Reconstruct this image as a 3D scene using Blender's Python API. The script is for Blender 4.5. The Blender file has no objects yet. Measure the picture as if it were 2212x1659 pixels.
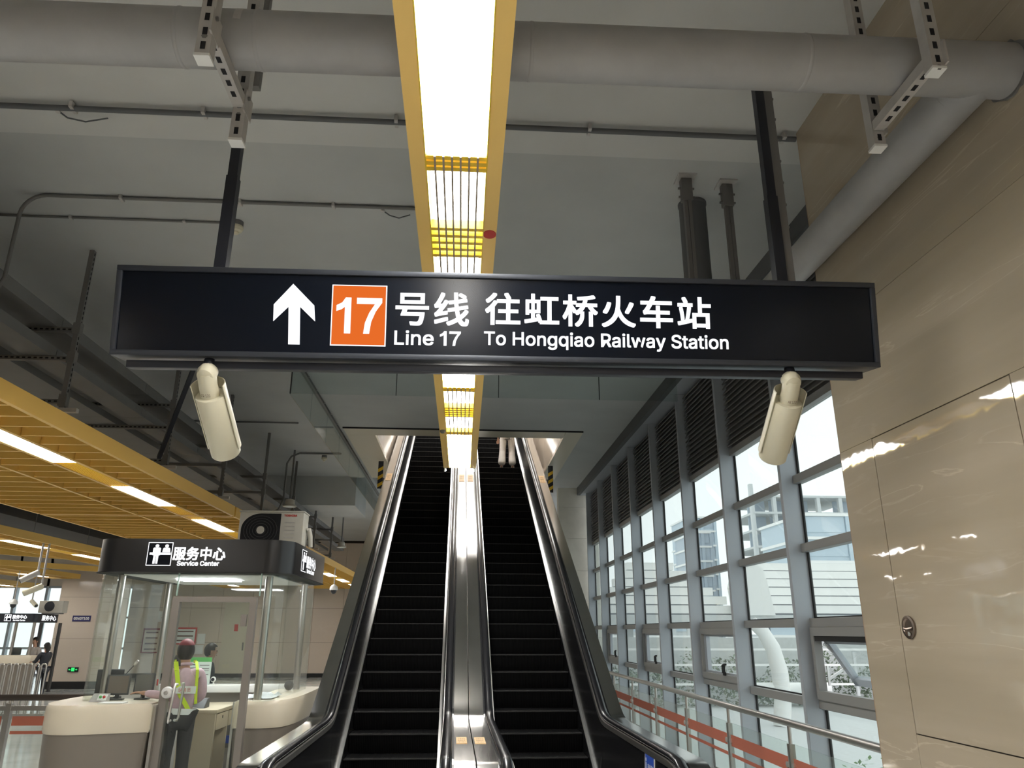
import bpy, bmesh, math, random
from mathutils import Vector, Matrix

random.seed(7)
S = bpy.context.scene
COL = S.collection

# ------------------------------------------------------------------ camera
cam_d = bpy.data.cameras.new('camera')
cam = bpy.data.objects.new('camera', cam_d)
COL.objects.link(cam)
_F, _CX, _CY, EYE = 1620.0, 1106.0, 829.5, 1.75
def _cv(px, py): return Vector(((px - _CX) / _F, -(py - _CY) / _F, -1.0))
_y = _cv(997, 1363).normalized()                 # vanishing point of the hall's long axis
_z = _cv(1118, -4050)                            # vanishing point of the verticals
_z = (_z - _y * _z.dot(_y)).normalized()
_x = _y.cross(_z)
cam.matrix_world = Matrix.Translation((0, 0, EYE)) @ Matrix((_x, _y, _z)).to_4x4()
cam_d.sensor_fit = 'HORIZONTAL'
cam_d.sensor_width = 36.0
cam_d.lens = 36.0 * _F / 2212.0
cam_d.clip_start = 0.05
cam_d.clip_end = 600
S.camera = cam

# ------------------------------------------------------------------ world, exposure
w = bpy.data.worlds.new('overcast_sky')
S.world = w
w.use_nodes = True
bg = w.node_tree.nodes['Background']
bg.inputs['Color'].default_value = (0.97, 0.985, 1.0, 1)
bg.inputs['Strength'].default_value = 0.44
S.view_settings.view_transform = 'Standard'
S.view_settings.look = 'None'
S.view_settings.gamma = 1.0
S.view_settings.use_curve_mapping = False
S.view_settings.exposure = 1.80
PANEL = 14.0        # radiance of the lit ceiling panels

# ------------------------------------------------------------------ helpers
WM = {}
CUR = [Matrix()]
def T(*v): return Matrix.Translation(Vector(v))
def RX(a): return Matrix.Rotation(a, 4, 'X')
def RY(a): return Matrix.Rotation(a, 4, 'Y')
def RZ(a): return Matrix.Rotation(a, 4, 'Z')
class frame:
    def __init__(s, m): s.m = m
    def __enter__(s): CUR.append(CUR[-1] @ s.m)
    def __exit__(s, *a): CUR.pop()
def props(o, label=None, cat=None, group=None, kind=None):
    if label: o['label'] = label
    if cat: o['category'] = cat
    if group: o['group'] = group
    if kind: o['kind'] = kind
    return o
def thing(name, label, cat, loc=(0, 0, 0), group=None, kind=None):
    o = bpy.data.objects.new(name, None)
    o.empty_display_size = 0.1
    COL.objects.link(o)
    M = CUR[-1] @ T(*loc)
    o.matrix_world = M
    WM[o] = M.copy()
    return props(o, label, cat, group, kind)
def struct(name, label, cat='structure', loc=(0, 0, 0)):
    return thing(name, label, cat, loc, None, 'structure')
def put(me, name, mat, parent=None, loc=None, rot=None, smooth=False):
    """link mesh. loc None: vertices are authored in the current frame; else mesh is local and shared."""
    o = bpy.data.objects.new(name, me)
    COL.objects.link(o)
    if mat and not me.materials: me.materials.append(mat)
    if loc is None:
        if parent is None:
            if len(me.vertices):
                xs = [v.co.x for v in me.vertices]; ys = [v.co.y for v in me.vertices]; zs = [v.co.z for v in me.vertices]
                c = Vector(((min(xs) + max(xs)) / 2, (min(ys) + max(ys)) / 2, min(zs)))
            else: c = Vector()
            me.transform(Matrix.Translation(-c))
            M = CUR[-1] @ Matrix.Translation(c)
            o.matrix_world = M; WM[o] = M.copy()
        else:
            me.transform(WM[parent].inverted() @ CUR[-1])
            o.parent = parent; WM[o] = WM[parent]
    else:
        M = CUR[-1] @ T(*loc) @ (rot if rot else Matrix())
        if parent is None: o.matrix_world = M
        else:
            o.parent = parent; o.matrix_basis = WM[parent].inverted() @ M
        WM[o] = M.copy()
    return o

class MB:
    def __init__(s): s.v = []; s.f = []
    def add(s, vs, fs):
        n = len(s.v); s.v += [tuple(p) for p in vs]; s.f += [tuple(i + n for i in f) for f in fs]; return s
    def box(s, x0, x1, y0, y1, z0, z1):
        return s.add([(x0, y0, z0), (x1, y0, z0), (x1, y1, z0), (x0, y1, z0), (x0, y0, z1), (x1, y0, z1), (x1, y1, z1), (x0, y1, z1)],
                     [(0, 3, 2, 1), (4, 5, 6, 7), (0, 1, 5, 4), (1, 2, 6, 5), (2, 3, 7, 6), (3, 0, 4, 7)])
    def bar(s, p0, p1, wx, wz, up=(0, 0, 1)):
        p0, p1 = Vector(p0), Vector(p1); d = (p1 - p0).normalized(); u = Vector(up)
        if abs(d.dot(u)) > .98: u = Vector((1, 0, 0))
        a = d.cross(u).normalized() * wx / 2; b = a.cross(d).normalized() * wz / 2
        vs = [p0 - a - b, p0 + a - b, p0 + a + b, p0 - a + b, p1 - a - b, p1 + a - b, p1 + a + b, p1 - a + b]
        return s.add(vs, [(0, 3, 2, 1), (4, 5, 6, 7), (0, 1, 5, 4), (1, 2, 6, 5), (2, 3, 7, 6), (3, 0, 4, 7)])
    def tube(s, pts, r, n=10, caps=True, sq=1.0):
        pts = [Vector(p) for p in pts]; rs = r if isinstance(r, (list, tuple)) else [r] * len(pts)
        ref = None; rings = []
        for i, p in enumerate(pts):
            d = ((pts[min(i + 1, len(pts) - 1)] - pts[max(i - 1, 0)])).normalized()
            if ref is None:
                ref = Vector((0, 0, 1)) if abs(d.z) < .9 else Vector((1, 0, 0))
            a = d.cross(ref).normalized(); b = a.cross(d).normalized(); ref = b
            rings.append([p + (a * math.cos(t) + b * math.sin(t) * sq) * rs[i] for t in [2 * math.pi * k / n for k in range(n)]])
        base = len(s.v)
        for rg in rings: s.v += [tuple(q) for q in rg]
        for i in range(len(pts) - 1):
            for k in range(n):
                s.f.append((base + i * n + k, base + i * n + (k + 1) % n, base + (i + 1) * n + (k + 1) % n, base + (i + 1) * n + k))
        if caps:
            s.f.append(tuple(base + k for k in reversed(range(n)))); m = base + (len(pts) - 1) * n
            s.f.append(tuple(m + k for k in range(n)))
        return s
    def lathe(s, c, prof, n=20, axis='Z'):
        base = len(s.v)
        for r, h in prof:
            for k in range(n):
                t = 2 * math.pi * k / n; a, b = r * math.cos(t), r * math.sin(t)
                q = (a, b, h) if axis == 'Z' else (a, -h, b) if axis == 'Y' else (h, a, b)
                s.v.append((c[0] + q[0], c[1] + q[1], c[2] + q[2]))
        for i in range(len(prof) - 1):
            for k in range(n):
                s.f.append((base + i * n + k, base + i * n + (k + 1) % n, base + (i + 1) * n + (k + 1) % n, base + (i + 1) * n + k))
        if prof[0][0] > 1e-5: s.f.append(tuple(base + k for k in reversed(range(n))))
        if prof[-1][0] > 1e-5: s.f.append(tuple(base + (len(prof) - 1) * n + k for k in range(n)))
        return s
    def prism(s, pts, axis, a0, a1):
        """pts 2d outline; axis X: (y,z), Y: (x,z), Z: (x,y)"""
        def q(p, a): return (a, p[0], p[1]) if axis == 'X' else (p[0], a, p[1]) if axis == 'Y' else (p[0], p[1], a)
        n = len(pts)
        vs = [q(p, a0) for p in pts] + [q(p, a1) for p in pts]
        fs = [tuple(range(n)), tuple(reversed(range(n, 2 * n)))] + [(i, i + n, (i + 1) % n + n, (i + 1) % n) for i in range(n)]
        return s.add(vs, fs)
    def sweep(s, path, prof, side=(1, 0, 0), closed=True):
        """path 3d points in a plane normal to side; prof: (sideways, normal) offsets"""
        path = [Vector(p) for p in path]; sd = Vector(side); n = len(prof); base = len(s.v)
        for i, p in enumerate(path):
            d = (path[min(i + 1, len(path) - 1)] - path[max(i - 1, 0)]).normalized()
            nm = sd.cross(d).normalized()
            for a, b in prof: s.v.append(tuple(p + sd * a + nm * b))
        for i in range(len(path) - 1):
            for k in range(n if closed else n - 1):
                s.f.append((base + i * n + k, base + i * n + (k + 1) % n, base + (i + 1) * n + (k + 1) % n, base + (i + 1) * n + k))
        if closed:
            s.f.append(tuple(base + k for k in reversed(range(n)))); m = base + (len(path) - 1) * n
            s.f.append(tuple(m + k for k in range(n)))
        return s
    def mesh(s, name, mat=None, bevel=0, seg=2, smooth=None, fix=True):
        me = bpy.data.meshes.new(name)
        me.from_pydata(s.v, [], s.f); me.update()
        if fix or bevel:
            bm = bmesh.new(); bm.from_mesh(me)
            if bevel:
                bmesh.ops.remove_doubles(bm, verts=bm.verts, dist=1e-5)
            bmesh.ops.recalc_face_normals(bm, faces=bm.faces)
            if bevel:
                es = [e for e in bm.edges if len(e.link_faces) == 2 and e.calc_face_angle(0) > .6]
                bmesh.ops.bevel(bm, geom=es, offset=bevel, segments=seg, profile=.5, affect='EDGES', clamp_overlap=True)
            bm.to_mesh(me); bm.free()
        if smooth or bevel:
            me.polygons.foreach_set('use_smooth', [True] * len(me.polygons))
            me.set_sharp_from_angle(angle=smooth if smooth else .7)
        if mat: me.materials.append(mat)
        return me
    def build(s, name, mat, parent=None, bevel=0, seg=2, smooth=None):
        return put(s.mesh(name, mat, bevel, seg, smooth), name, mat, parent)

def bx(name, mat, parent, x0, x1, y0, y1, z0, z1, bevel=0):
    return MB().box(x0, x1, y0, y1, z0, z1).build(name, mat, parent, bevel)
def cyl(name, mat, parent, p0, p1, r, n=16):
    return MB().tube([p0, p1], r, n).build(name, mat, parent, smooth=.6)
def arc(c, r, a0, a1, n, plane='XZ'):
    out = []
    for i in range(n + 1):
        t = a0 + (a1 - a0) * i / n; u, v = r * math.cos(t), r * math.sin(t)
        out.append((c[0] + u, c[1], c[2] + v) if plane == 'XZ' else (c[0], c[1] + u, c[2] + v) if plane == 'YZ' else (c[0] + u, c[1] + v, c[2]))
    return out

# ------------------------------------------------------------------ materials
def mat(name, col, rough=.5, metal=0.0, spec=.5, noise=0, nscale=8, bump=0, bscale=60, emit=None, estr=0, coat=0):
    m = bpy.data.materials.new(name); m.use_nodes = True
    nt = m.node_tree; b = nt.nodes['Principled BSDF']
    b.inputs['Base Color'].default_value = (*col, 1); b.inputs['Roughness'].default_value = rough
    b.inputs['Metallic'].default_value = metal; b.inputs['Specular IOR Level'].default_value = spec
    if coat: b.inputs['Coat Weight'].default_value = coat; b.inputs['Coat Roughness'].default_value = .06
    if emit: b.inputs['Emission Color'].default_value = (*emit, 1); b.inputs['Emission Strength'].default_value = estr
    if noise or bump:
        tc = nt.nodes.new('ShaderNodeTexCoord')
    if noise:
        tx = nt.nodes.new('ShaderNodeTexNoise'); tx.inputs['Scale'].default_value = nscale; tx.inputs['Detail'].default_value = 5
        nt.links.new(tc.outputs['Object'], tx.inputs['Vector'])
        rp = nt.nodes.new('ShaderNodeMapRange')
        rp.inputs['From Min'].default_value = .3; rp.inputs['From Max'].default_value = .7
        rp.inputs['To Min'].default_value = 1 - noise; rp.inputs['To Max'].default_value = 1 + noise
        nt.links.new(tx.outputs['Fac'], rp.inputs['Value'])
        mx = nt.nodes.new('ShaderNodeVectorMath'); mx.operation = 'SCALE'; mx.inputs[0].default_value = col
        nt.links.new(rp.outputs['Result'], mx.inputs['Scale']); nt.links.new(mx.outputs['Vector'], b.inputs['Base Color'])
    if bump:
        t2 = nt.nodes.new('ShaderNodeTexNoise'); t2.inputs['Scale'].default_value = bscale; t2.inputs['Detail'].default_value = 3
        nt.links.new(tc.outputs['Object'], t2.inputs['Vector'])
        bp = nt.nodes.new('ShaderNodeBump'); bp.inputs['Strength'].default_value = bump; bp.inputs['Distance'].default_value = .01
        nt.links.new(t2.outputs['Fac'], bp.inputs['Height']); nt.links.new(bp.outputs['Normal'], b.inputs['Normal'])
    return m
def emis(name, col, st):
    m = bpy.data.materials.new(name); m.use_nodes = True; nt = m.node_tree
    nt.nodes.remove(nt.nodes['Principled BSDF'])
    e = nt.nodes.new('ShaderNodeEmission'); e.inputs['Color'].default_value = (*col, 1); e.inputs['Strength'].default_value = st
    nt.links.new(e.outputs['Emission'], nt.nodes['Material Output'].inputs['Surface']); return m
def glass(name, tint=(.9, .97, .95), refl=1.0, rough=.0, haze=0.0):
    m = bpy.data.materials.new(name); m.use_nodes = True; nt = m.node_tree
    nt.nodes.remove(nt.nodes['Principled BSDF'])
    t = nt.nodes.new('ShaderNodeBsdfTransparent'); t.inputs['Color'].default_value = (*tint, 1)
    g = nt.nodes.new('ShaderNodeBsdfGlossy'); g.inputs['Roughness'].default_value = rough
    f = nt.nodes.new('ShaderNodeLayerWeight'); f.inputs['Blend'].default_value = .5
    p5 = nt.nodes.new('ShaderNodeMath'); p5.operation = 'POWER'; p5.inputs[1].default_value = 5.0
    nt.links.new(f.outputs['Facing'], p5.inputs[0])
    k = nt.nodes.new('ShaderNodeMath'); k.operation = 'MULTIPLY_ADD'; k.inputs[1].default_value = .5 * refl; k.inputs[2].default_value = .025 * refl
    nt.links.new(p5.outputs[0], k.inputs[0])
    mx = nt.nodes.new('ShaderNodeMixShader'); nt.links.new(k.outputs[0], mx.inputs['Fac'])
    base = t
    if haze:
        d = nt.nodes.new('ShaderNodeBsdfDiffuse'); d.inputs['Color'].default_value = (.8, .86, .86, 1)
        m2 = nt.nodes.new('ShaderNodeMixShader'); m2.inputs['Fac'].default_value = haze
        nt.links.new(t.outputs[0], m2.inputs[1]); nt.links.new(d.outputs[0], m2.inputs[2]); base = m2
    nt.links.new(base.outputs[0], mx.inputs[1]); nt.links.new(g.outputs[0], mx.inputs[2])
    nt.links.new(mx.outputs[0], nt.nodes['Material Output'].inputs['Surface']); return m
def stone(name, col, vein, rough=.12, scale=1.0, amt=1.0, stretch=(1, .35, 1.6)):
    m = mat(name, col, rough, 0, .5)
    nt = m.node_tree; b = nt.nodes['Principled BSDF']
    tc = nt.nodes.new('ShaderNodeTexCoord'); ge = nt.nodes.new('ShaderNodeNewGeometry')
    mp = nt.nodes.new('ShaderNodeMapping'); mp.inputs['Scale'].default_value = tuple(scale * a for a in stretch)
    mp.inputs['Rotation'].default_value = (.22, 0, 0)
    nt.links.new(ge.outputs['Position'], mp.inputs['Vector'])
    n1 = nt.nodes.new('ShaderNodeTexNoise'); n1.inputs['Scale'].default_value = 3.2; n1.inputs['Detail'].default_value = 7; n1.inputs['Distortion'].default_value = .8
    nt.links.new(mp.outputs['Vector'], n1.inputs['Vector'])
    # thin veins where the noise crosses a level
    sb = nt.nodes.new('ShaderNodeMath'); sb.operation = 'SUBTRACT'; sb.inputs[1].default_value = .5; nt.links.new(n1.outputs['Fac'], sb.inputs[0])
    ab = nt.nodes.new('ShaderNodeMath'); ab.operation = 'ABSOLUTE'; nt.links.new(sb.outputs[0], ab.inputs[0])
    mr = nt.nodes.new('ShaderNodeMapRange'); mr.inputs['From Min'].default_value = 0; mr.inputs['From Max'].default_value = .016
    mr.inputs['To Min'].default_value = .5 * amt; mr.inputs['To Max'].default_value = 0; nt.links.new(ab.outputs[0], mr.inputs['Value'])
    n2 = nt.nodes.new('ShaderNodeTexNoise'); n2.inputs['Scale'].default_value = 1.6; n2.inputs['Detail'].default_value = 4; nt.links.new(mp.outputs['Vector'], n2.inputs['Vector'])
    cl = nt.nodes.new('ShaderNodeMapRange'); cl.inputs['From Min'].default_value = .3; cl.inputs['From Max'].default_value = .7
    cl.inputs['To Min'].default_value = 0; cl.inputs['To Max'].default_value = .38 * amt; nt.links.new(n2.outputs['Fac'], cl.inputs['Value'])
    mk = nt.nodes.new('ShaderNodeMath'); mk.operation = 'MULTIPLY'; mk2 = nt.nodes.new('ShaderNodeMapRange')
    mk2.inputs['From Min'].default_value = .48; mk2.inputs['From Max'].default_value = .62; nt.links.new(n2.outputs['Fac'], mk2.inputs['Value'])
    nt.links.new(mr.outputs[0], mk.inputs[0]); nt.links.new(mk2.outputs[0], mk.inputs[1])
    ad = nt.nodes.new('ShaderNodeMath'); ad.operation = 'ADD'; ad.use_clamp = True
    nt.links.new(mk.outputs[0], ad.inputs[0]); nt.links.new(cl.outputs[0], ad.inputs[1])
    mx = nt.nodes.new('ShaderNodeMix'); mx.data_type = 'RGBA'; mx.inputs[6].default_value = (*col, 1); mx.inputs[7].default_value = (*vein, 1)
    nt.links.new(ad.outputs[0], mx.inputs[0]); nt.links.new(mx.outputs[2], b.inputs['Base Color'])
    # slight polish waviness
    n3 = nt.nodes.new('ShaderNodeTexNoise'); n3.inputs['Scale'].default_value = 5; nt.links.new(ge.outputs['Position'], n3.inputs['Vector'])
    bp = nt.nodes.new('ShaderNodeBump'); bp.inputs['Strength'].default_value = .05; bp.inputs['Distance'].default_value = .02
    nt.links.new(n3.outputs['Fac'], bp.inputs['Height']); nt.links.new(bp.outputs['Normal'], b.inputs['Normal'])
    return m

M = {}
M['ceil'] = mat('ceiling_grey_paint', (.46, .47, .46), .7, noise=.06, nscale=1.2)
M['ceil_light'] = mat('ceiling_pale_grey', (.56, .56, .54), .7, noise=.05, nscale=1.2)  # paler tone for the near slab and the shaft ceiling
M['ceil_dark'] = mat('dark_grey_paint', (.12, .125, .13), .7)
M['floor'] = mat('polished_floor_tile', (.60, .61, .59), .12, spec=.5, noise=.12, nscale=2)
M['pipe'] = mat('grey_pipe_paint', (.34, .335, .33), .42, noise=.05, nscale=6, bump=.12, bscale=30)
M['galv'] = mat('galvanised_steel', (.50, .48, .46), .5, .35, noise=.08, nscale=12)
M['galv_dark'] = mat('grey_painted_steel', (.17, .165, .16), .55, .1)
M['slot'] = mat('slot_black', (.01, .01, .012), .9)
M['tray'] = mat('cable_tray_grey', (.17, .168, .165), .6, noise=.05, nscale=4)
M['black'] = mat('black_powder_coat', (.012, .014, .022), .45)
M['signface'] = mat('sign_black_acrylic', (.004, .006, .011), .18, spec=.3)
M['signframe'] = mat('sign_frame_dark_aluminium', (.045, .05, .062), .4, .3)
M['led'] = emis('led_panel_white', (1, .985, .95), PANEL)
M['led_soft'] = emis('led_grille_white', (1, .985, .95), 5.0)
M['glow_yellow'] = emis('grille_glow_yellow', (1, .80, .05), .62)  # glow put in for the lamplight on the yellow recess behind the bars
M['led_far'] = emis('led_strip_white', (1, .98, .94), PANEL * .64)
M['lit_white'] = emis('lit_letter_white', (.97, .98, 1), .42)
M['lit_orange'] = emis('lit_badge_orange', (.90, .17, .025), .26)
M['lit_green'] = emis('exit_sign_green', (.05, .9, .2), .3)
M['yellow'] = mat('yellow_metal', (.82, .50, .11), .42, .1)
M['trough'] = mat('trough_tan_yellow', (.92, .61, .18), .42, .05)
M['yellow_bar'] = mat('yellow_grille_bar', (.80, .55, .03), .4)
M['slat_brown'] = mat('grille_slat_brown', (.34, .27, .20), .5)
M['marble'] = stone('beige_marble', (.37, .315, .235), (.57, .49, .39), .03, 1.0, 1.0, (1, .22, 2.6))
M['joint'] = mat('dark_joint', (.03, .022, .015), .8)
M['stone2'] = stone('pale_stone_cladding', (.62, .53, .44), (.70, .61, .53), .16, .5, .6)
M['concrete'] = mat('pale_concrete_wall', (.68, .66, .58), .6, noise=.08, nscale=3)
M['cream'] = mat('cream_panel', (.58, .53, .42), .4)
M['steel'] = mat('brushed_stainless', (.56, .54, .51), .34, 1.0, noise=.05, nscale=3, bump=.03, bscale=14)
M['deck'] = mat('polished_stainless_deck', (.56, .54, .51), .17, 1.0, noise=.04, nscale=3, bump=.02, bscale=9)
M['steel_hi'] = mat('bright_aluminium', (.82, .81, .79), .34, 1.0)
M['balu'] = mat('black_balustrade_panel', (.010, .010, .011), .22)
M['rubber'] = mat('black_handrail_rubber', (.008, .008, .010), .25)
M['step'] = mat('black_step', (.012, .012, .013), .55)
M['fin'] = mat('window_grey_aluminium', (.42, .45, .49), .45, .25)
M['transom'] = mat('transom_grey_aluminium', (.30, .30, .29), .5, .2)
M['louver'] = mat('dark_louver', (.16, .155, .15), .6)
M['gasket'] = mat('black_gasket', (.01, .01, .01), .7)
M['glass'] = glass('clear_glass')
M['glass_win'] = glass('window_glass', (.93, .98, .97), 1.0, 0, .09)
M['glass_green'] = glass('rail_glass', (.95, .985, .97), 1.0, 0, .05)
M['glass_smoke'] = glass('smoke_curtain_glass', (.91, .945, .94), 1.2)
M['red_film'] = glass('red_film', (.80, .36, .28), .6, .2, .0)
_nt = M['red_film'].node_tree
_d = _nt.nodes.new('ShaderNodeBsdfDiffuse'); _d.inputs['Color'].default_value = (.60, .24, .17, 1)
_m = _nt.nodes.new('ShaderNodeMixShader'); _m.inputs['Fac'].default_value = .55
_out = _nt.nodes['Material Output']; _old = _out.inputs['Surface'].links[0].from_socket
_nt.links.new(_old, _m.inputs[1]); _nt.links.new(_d.outputs[0], _m.inputs[2]); _nt.links.new(_m.outputs[0], _out.inputs['Surface'])
M['cam_cream'] = mat('camera_cream_plastic', (.62, .58, .44), .4)
M['white'] = mat('white_plastic', (.78, .78, .76), .4)
M['ac'] = mat('ac_cream_metal', (.50, .48, .42), .5, noise=.05)
M['counter'] = mat('cream_counter', (.76, .68, .54), .25, noise=.03, nscale=2)
M['taupe'] = mat('taupe_panel', (.23, .20, .17), .35)
M['door_frame'] = mat('door_champagne_metal', (.31, .28, .255), .4, .5)
M['dgrey'] = mat('dark_grey_plastic', (.05, .05, .052), .5)
M['screen'] = mat('screen_dim', (.10, .095, .085), .2)
M['paper'] = mat('white_paper', (.80, .82, .80), .7)
M['green'] = mat('green_print', (.10, .38, .10), .6)
M['red'] = mat('red_print', (.55, .05, .04), .6)
M['navy'] = mat('navy_plate', (.02, .02, .11), .5)
M['blue'] = mat('blue_print', (.015, .06, .36), .5)
M['tan'] = mat('tan_sticker', (.80, .54, .28), .6)
M['ink'] = mat('dark_ink', (.12, .05, .03), .7)
M['hazard_y'] = mat('hazard_yellow', (.78, .50, .03), .5)
M['desk'] = mat('desk_laminate', (.55, .47, .34), .5)
M['skin'] = mat('skin', (.50, .29, .20), .5)
M['hair'] = mat('black_hair', (.016, .012, .011), .5, noise=.3, nscale=60)
M['pink'] = mat('pink_shirt', (.62, .44, .50), .8, noise=.06, nscale=25)
M['trousers'] = mat('black_trousers', (.018, .018, .020), .8)
M['white_trousers'] = mat('white_trousers', (.72, .68, .64), .8, noise=.06, nscale=20)
M['dark_cloth'] = mat('dark_navy_cloth', (.018, .022, .032), .8)
M['hivis'] = mat('hi_vis_yellow', (.62, .80, .03), .6, emit=None)
M['reflect'] = mat('silver_reflective', (.70, .74, .70), .4)
M['shoe'] = mat('shoe_white', (.62, .60, .58), .6)
M['shoe_black'] = mat('shoe_black', (.012, .012, .012), .4)
M['maroon'] = mat('maroon_hair_net', (.20, .02, .03), .6)
M['pale_shirt'] = mat('pale_shirt', (.45, .40, .37), .8)
M['outw'] = mat('white_roof_panel', (.88, .88, .86), .5)
M['outgrey'] = mat('pale_hazed_concrete', (.62, .64, .64), .7, noise=.06)  # concrete paled to carry distance haze on the tower, also used nearby
M['outdark'] = mat('groove_dark', (.20, .22, .25), .8)
M['bluebld'] = mat('hazed_blue_facade', (.50, .60, .68), .4)  # distance haze put into the facade colour
M['bluebld2'] = mat('hazed_slate_facade', (.42, .49, .57), .5)  # slate paled with the same painted haze
M['leaf'] = mat('shrub_leaves', (.12, .24, .06), .7, noise=.4, nscale=14)
M['tree'] = mat('hazed_hedge', (.20, .25, .18), .8, noise=.5, nscale=6)  # green muted so the colour itself carries the haze

# ------------------------------------------------------------------ lettering
try:
    _font = bpy.data.fonts.load(bpy.utils.system_resource('DATAFILES', path='fonts') + '/Inter.woff2')
except Exception:
    _font = None
_tmp = bpy.data.scenes.new('workbench')
def evaluated_mesh(o):
    """mesh of an object with its modifiers, evaluated in an otherwise empty scene"""
    _tmp.collection.objects.link(o)
    vl = _tmp.view_layers[0]; vl.update()
    me = bpy.data.meshes.new_from_object(o.evaluated_get(vl.depsgraph))
    bpy.data.objects.remove(o)
    return me
def text_mesh(body, spacing=1.0):
    cu = bpy.data.curves.new('lettering', 'FONT')
    cu.body = body; cu.size = 1.0; cu.extrude = 0; cu.space_character = spacing
    if _font and all(ord(c) < 128 for c in body): cu.font = _font
    me = evaluated_mesh(bpy.data.objects.new('lettering', cu))
    bpy.data.curves.remove(cu)
    vs = [(v.co.x, v.co.y) for v in me.vertices]; fs = [tuple(p.vertices) for p in me.polygons]
    bpy.data.meshes.remove(me)
    return vs, fs
def lettering(name, body, m, parent, u0, u1, v0, v1, origin, right=(1, 0, 0), up=(0, 0, 1), bold=.0, off=.003, label=None, spacing=1.0, mirror=False):
    """flat lettering stretched to fill u0..u1 x v0..v1 on the plane through origin spanned by right, up; one object per word"""
    vs, fs = text_mesh(body, spacing)
    if not vs: return None
    x0, x1 = min(v[0] for v in vs), max(v[0] for v in vs); y0, y1 = min(v[1] for v in vs), max(v[1] for v in vs)
    R, U, O = Vector(right), Vector(up), Vector(origin); N = R.cross(U)
    su, sv = (u1 - u0 - 2 * bold) / (x1 - x0), (v1 - v0 - 2 * bold) / max(y1 - y0, 1e-6)
    cjk = any(ord(c) > 128 for c in body)
    words = list(body) if cjk else body.split(' '); out = None; pre = ''
    for wd in words:
        if not wd: pre += ' '; continue
        ws, wf = text_mesh(wd, spacing); ps, _ = text_mesh(pre + wd, spacing)
        sh = max(v[0] for v in ps) - max(v[0] for v in ws)
        pre += wd + ('' if cjk else ' ')
        mb = MB(); ring = [(1, 1), (1, 0), (1, -1), (0, -1), (-1, -1), (-1, 0), (-1, 1), (0, 1)]; n = 8 if bold > 0 else 1
        for k in range(n):
            dx, dy = (bold * ring[k][0], bold * ring[k][1]) if bold > 0 else (0, 0)
            pts = []
            for v in ws:
                a = (v[0] + sh - x0) * su + bold + dx; b = (v[1] - y0) * sv + bold + dy
                if mirror: a = (u1 - u0) - a
                pts.append(O + R * (u0 + a) + U * (v0 + b) + N * (off + k * .00004))
            mb.add(pts, wf)
        o = put(mb.mesh(name, m, fix=False), name, m, parent)
        if label: o['label'] = label
        out = out or o
    return out
ONE = [(.62, 0), (.62, 1), (.42, 1), (.30, .86), (.10, .78), (.10, .62), (.28, .67), (.40, .74), (.40, 0)]
SEVEN = [(.05, 1), (.05, .83), (.70, .83), (.50, .58), (.36, .30), (.31, 0), (.52, 0), (.58, .33), (.73, .62), (.95, .87), (.95, 1)]
def digits17(m, parent, u0, u1, v0, v1, origin, off):
    w = (u1 - u0) / 1.62
    for nm, g_, sh in (('digit_one', ONE, -.10), ('digit_seven', SEVEN, .67)):
        plate(nm, m, parent, [(u0 + w * (p[0] + sh), v0 + (v1 - v0) * p[1]) for p in g_], origin, off=off)
def plate(name, m, parent, pts, origin, right=(1, 0, 0), up=(0, 0, 1), off=.002, thick=.002):
    """flat outline with small thickness on a plane"""
    R, U, O = Vector(right), Vector(up), Vector(origin); N = R.cross(U); n = len(pts)
    a = [O + R * p[0] + U * p[1] + N * off for p in pts]; b = [O + R * p[0] + U * p[1] + N * (off - thick) for p in pts]
    mb = MB(); mb.add(a + b, [tuple(range(n)), tuple(reversed(range(n, 2 * n)))] + [(i, i + n, (i + 1) % n + n, (i + 1) % n) for i in range(n)])
    return mb.build(name, m, parent)
def disc(cx, cy, rx, ry, n=20): return [(cx + rx * math.cos(2 * math.pi * k / n), cy + ry * math.sin(2 * math.pi * k / n)) for k in range(n)]
def rect(a, b, c, d): return [(a, c), (b, c), (b, d), (a, d)]

# ================================================================== STRUCTURE
props(bx('floor', M['floor'], None, -24, 3.4, -7, 34, -.2, 0), 'polished pale grey station floor', 'floor', kind='structure')
# --- ceiling
ce = struct('ceiling', 'grey painted concrete ceiling slab high above the hall', 'ceiling', (0, 4, 5.3))
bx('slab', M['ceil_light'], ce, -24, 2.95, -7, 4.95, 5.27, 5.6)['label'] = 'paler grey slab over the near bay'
bx('slab', M['ceil'], ce, -24, 2.95, 4.95, 13.5, 5.30, 5.6)
bx('slab', M['ceil'], ce, -24, -2.26, 13.5, 34, 5.30, 5.6)
bx('slab', M['ceil'], ce, 2.19, 2.95, 13.5, 34, 5.30, 5.6)
bx('slab', M['ceil'], ce, -2.26, 2.19, 25.0, 34, 5.30, 5.6)
bx('edge_beam', M['ceil_dark'], ce, 2.92, 3.0, 3.76, 19.4, 5.11, 5.6)
sof = MB()
for i in range(-1, 9):
    y0 = 5.45 + 1.69 * i
    bx('soffit_panel', M['fin'], ce, 3.0, 3.42, y0 + .004, y0 + 1.686, 5.11, 5.2)
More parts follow.
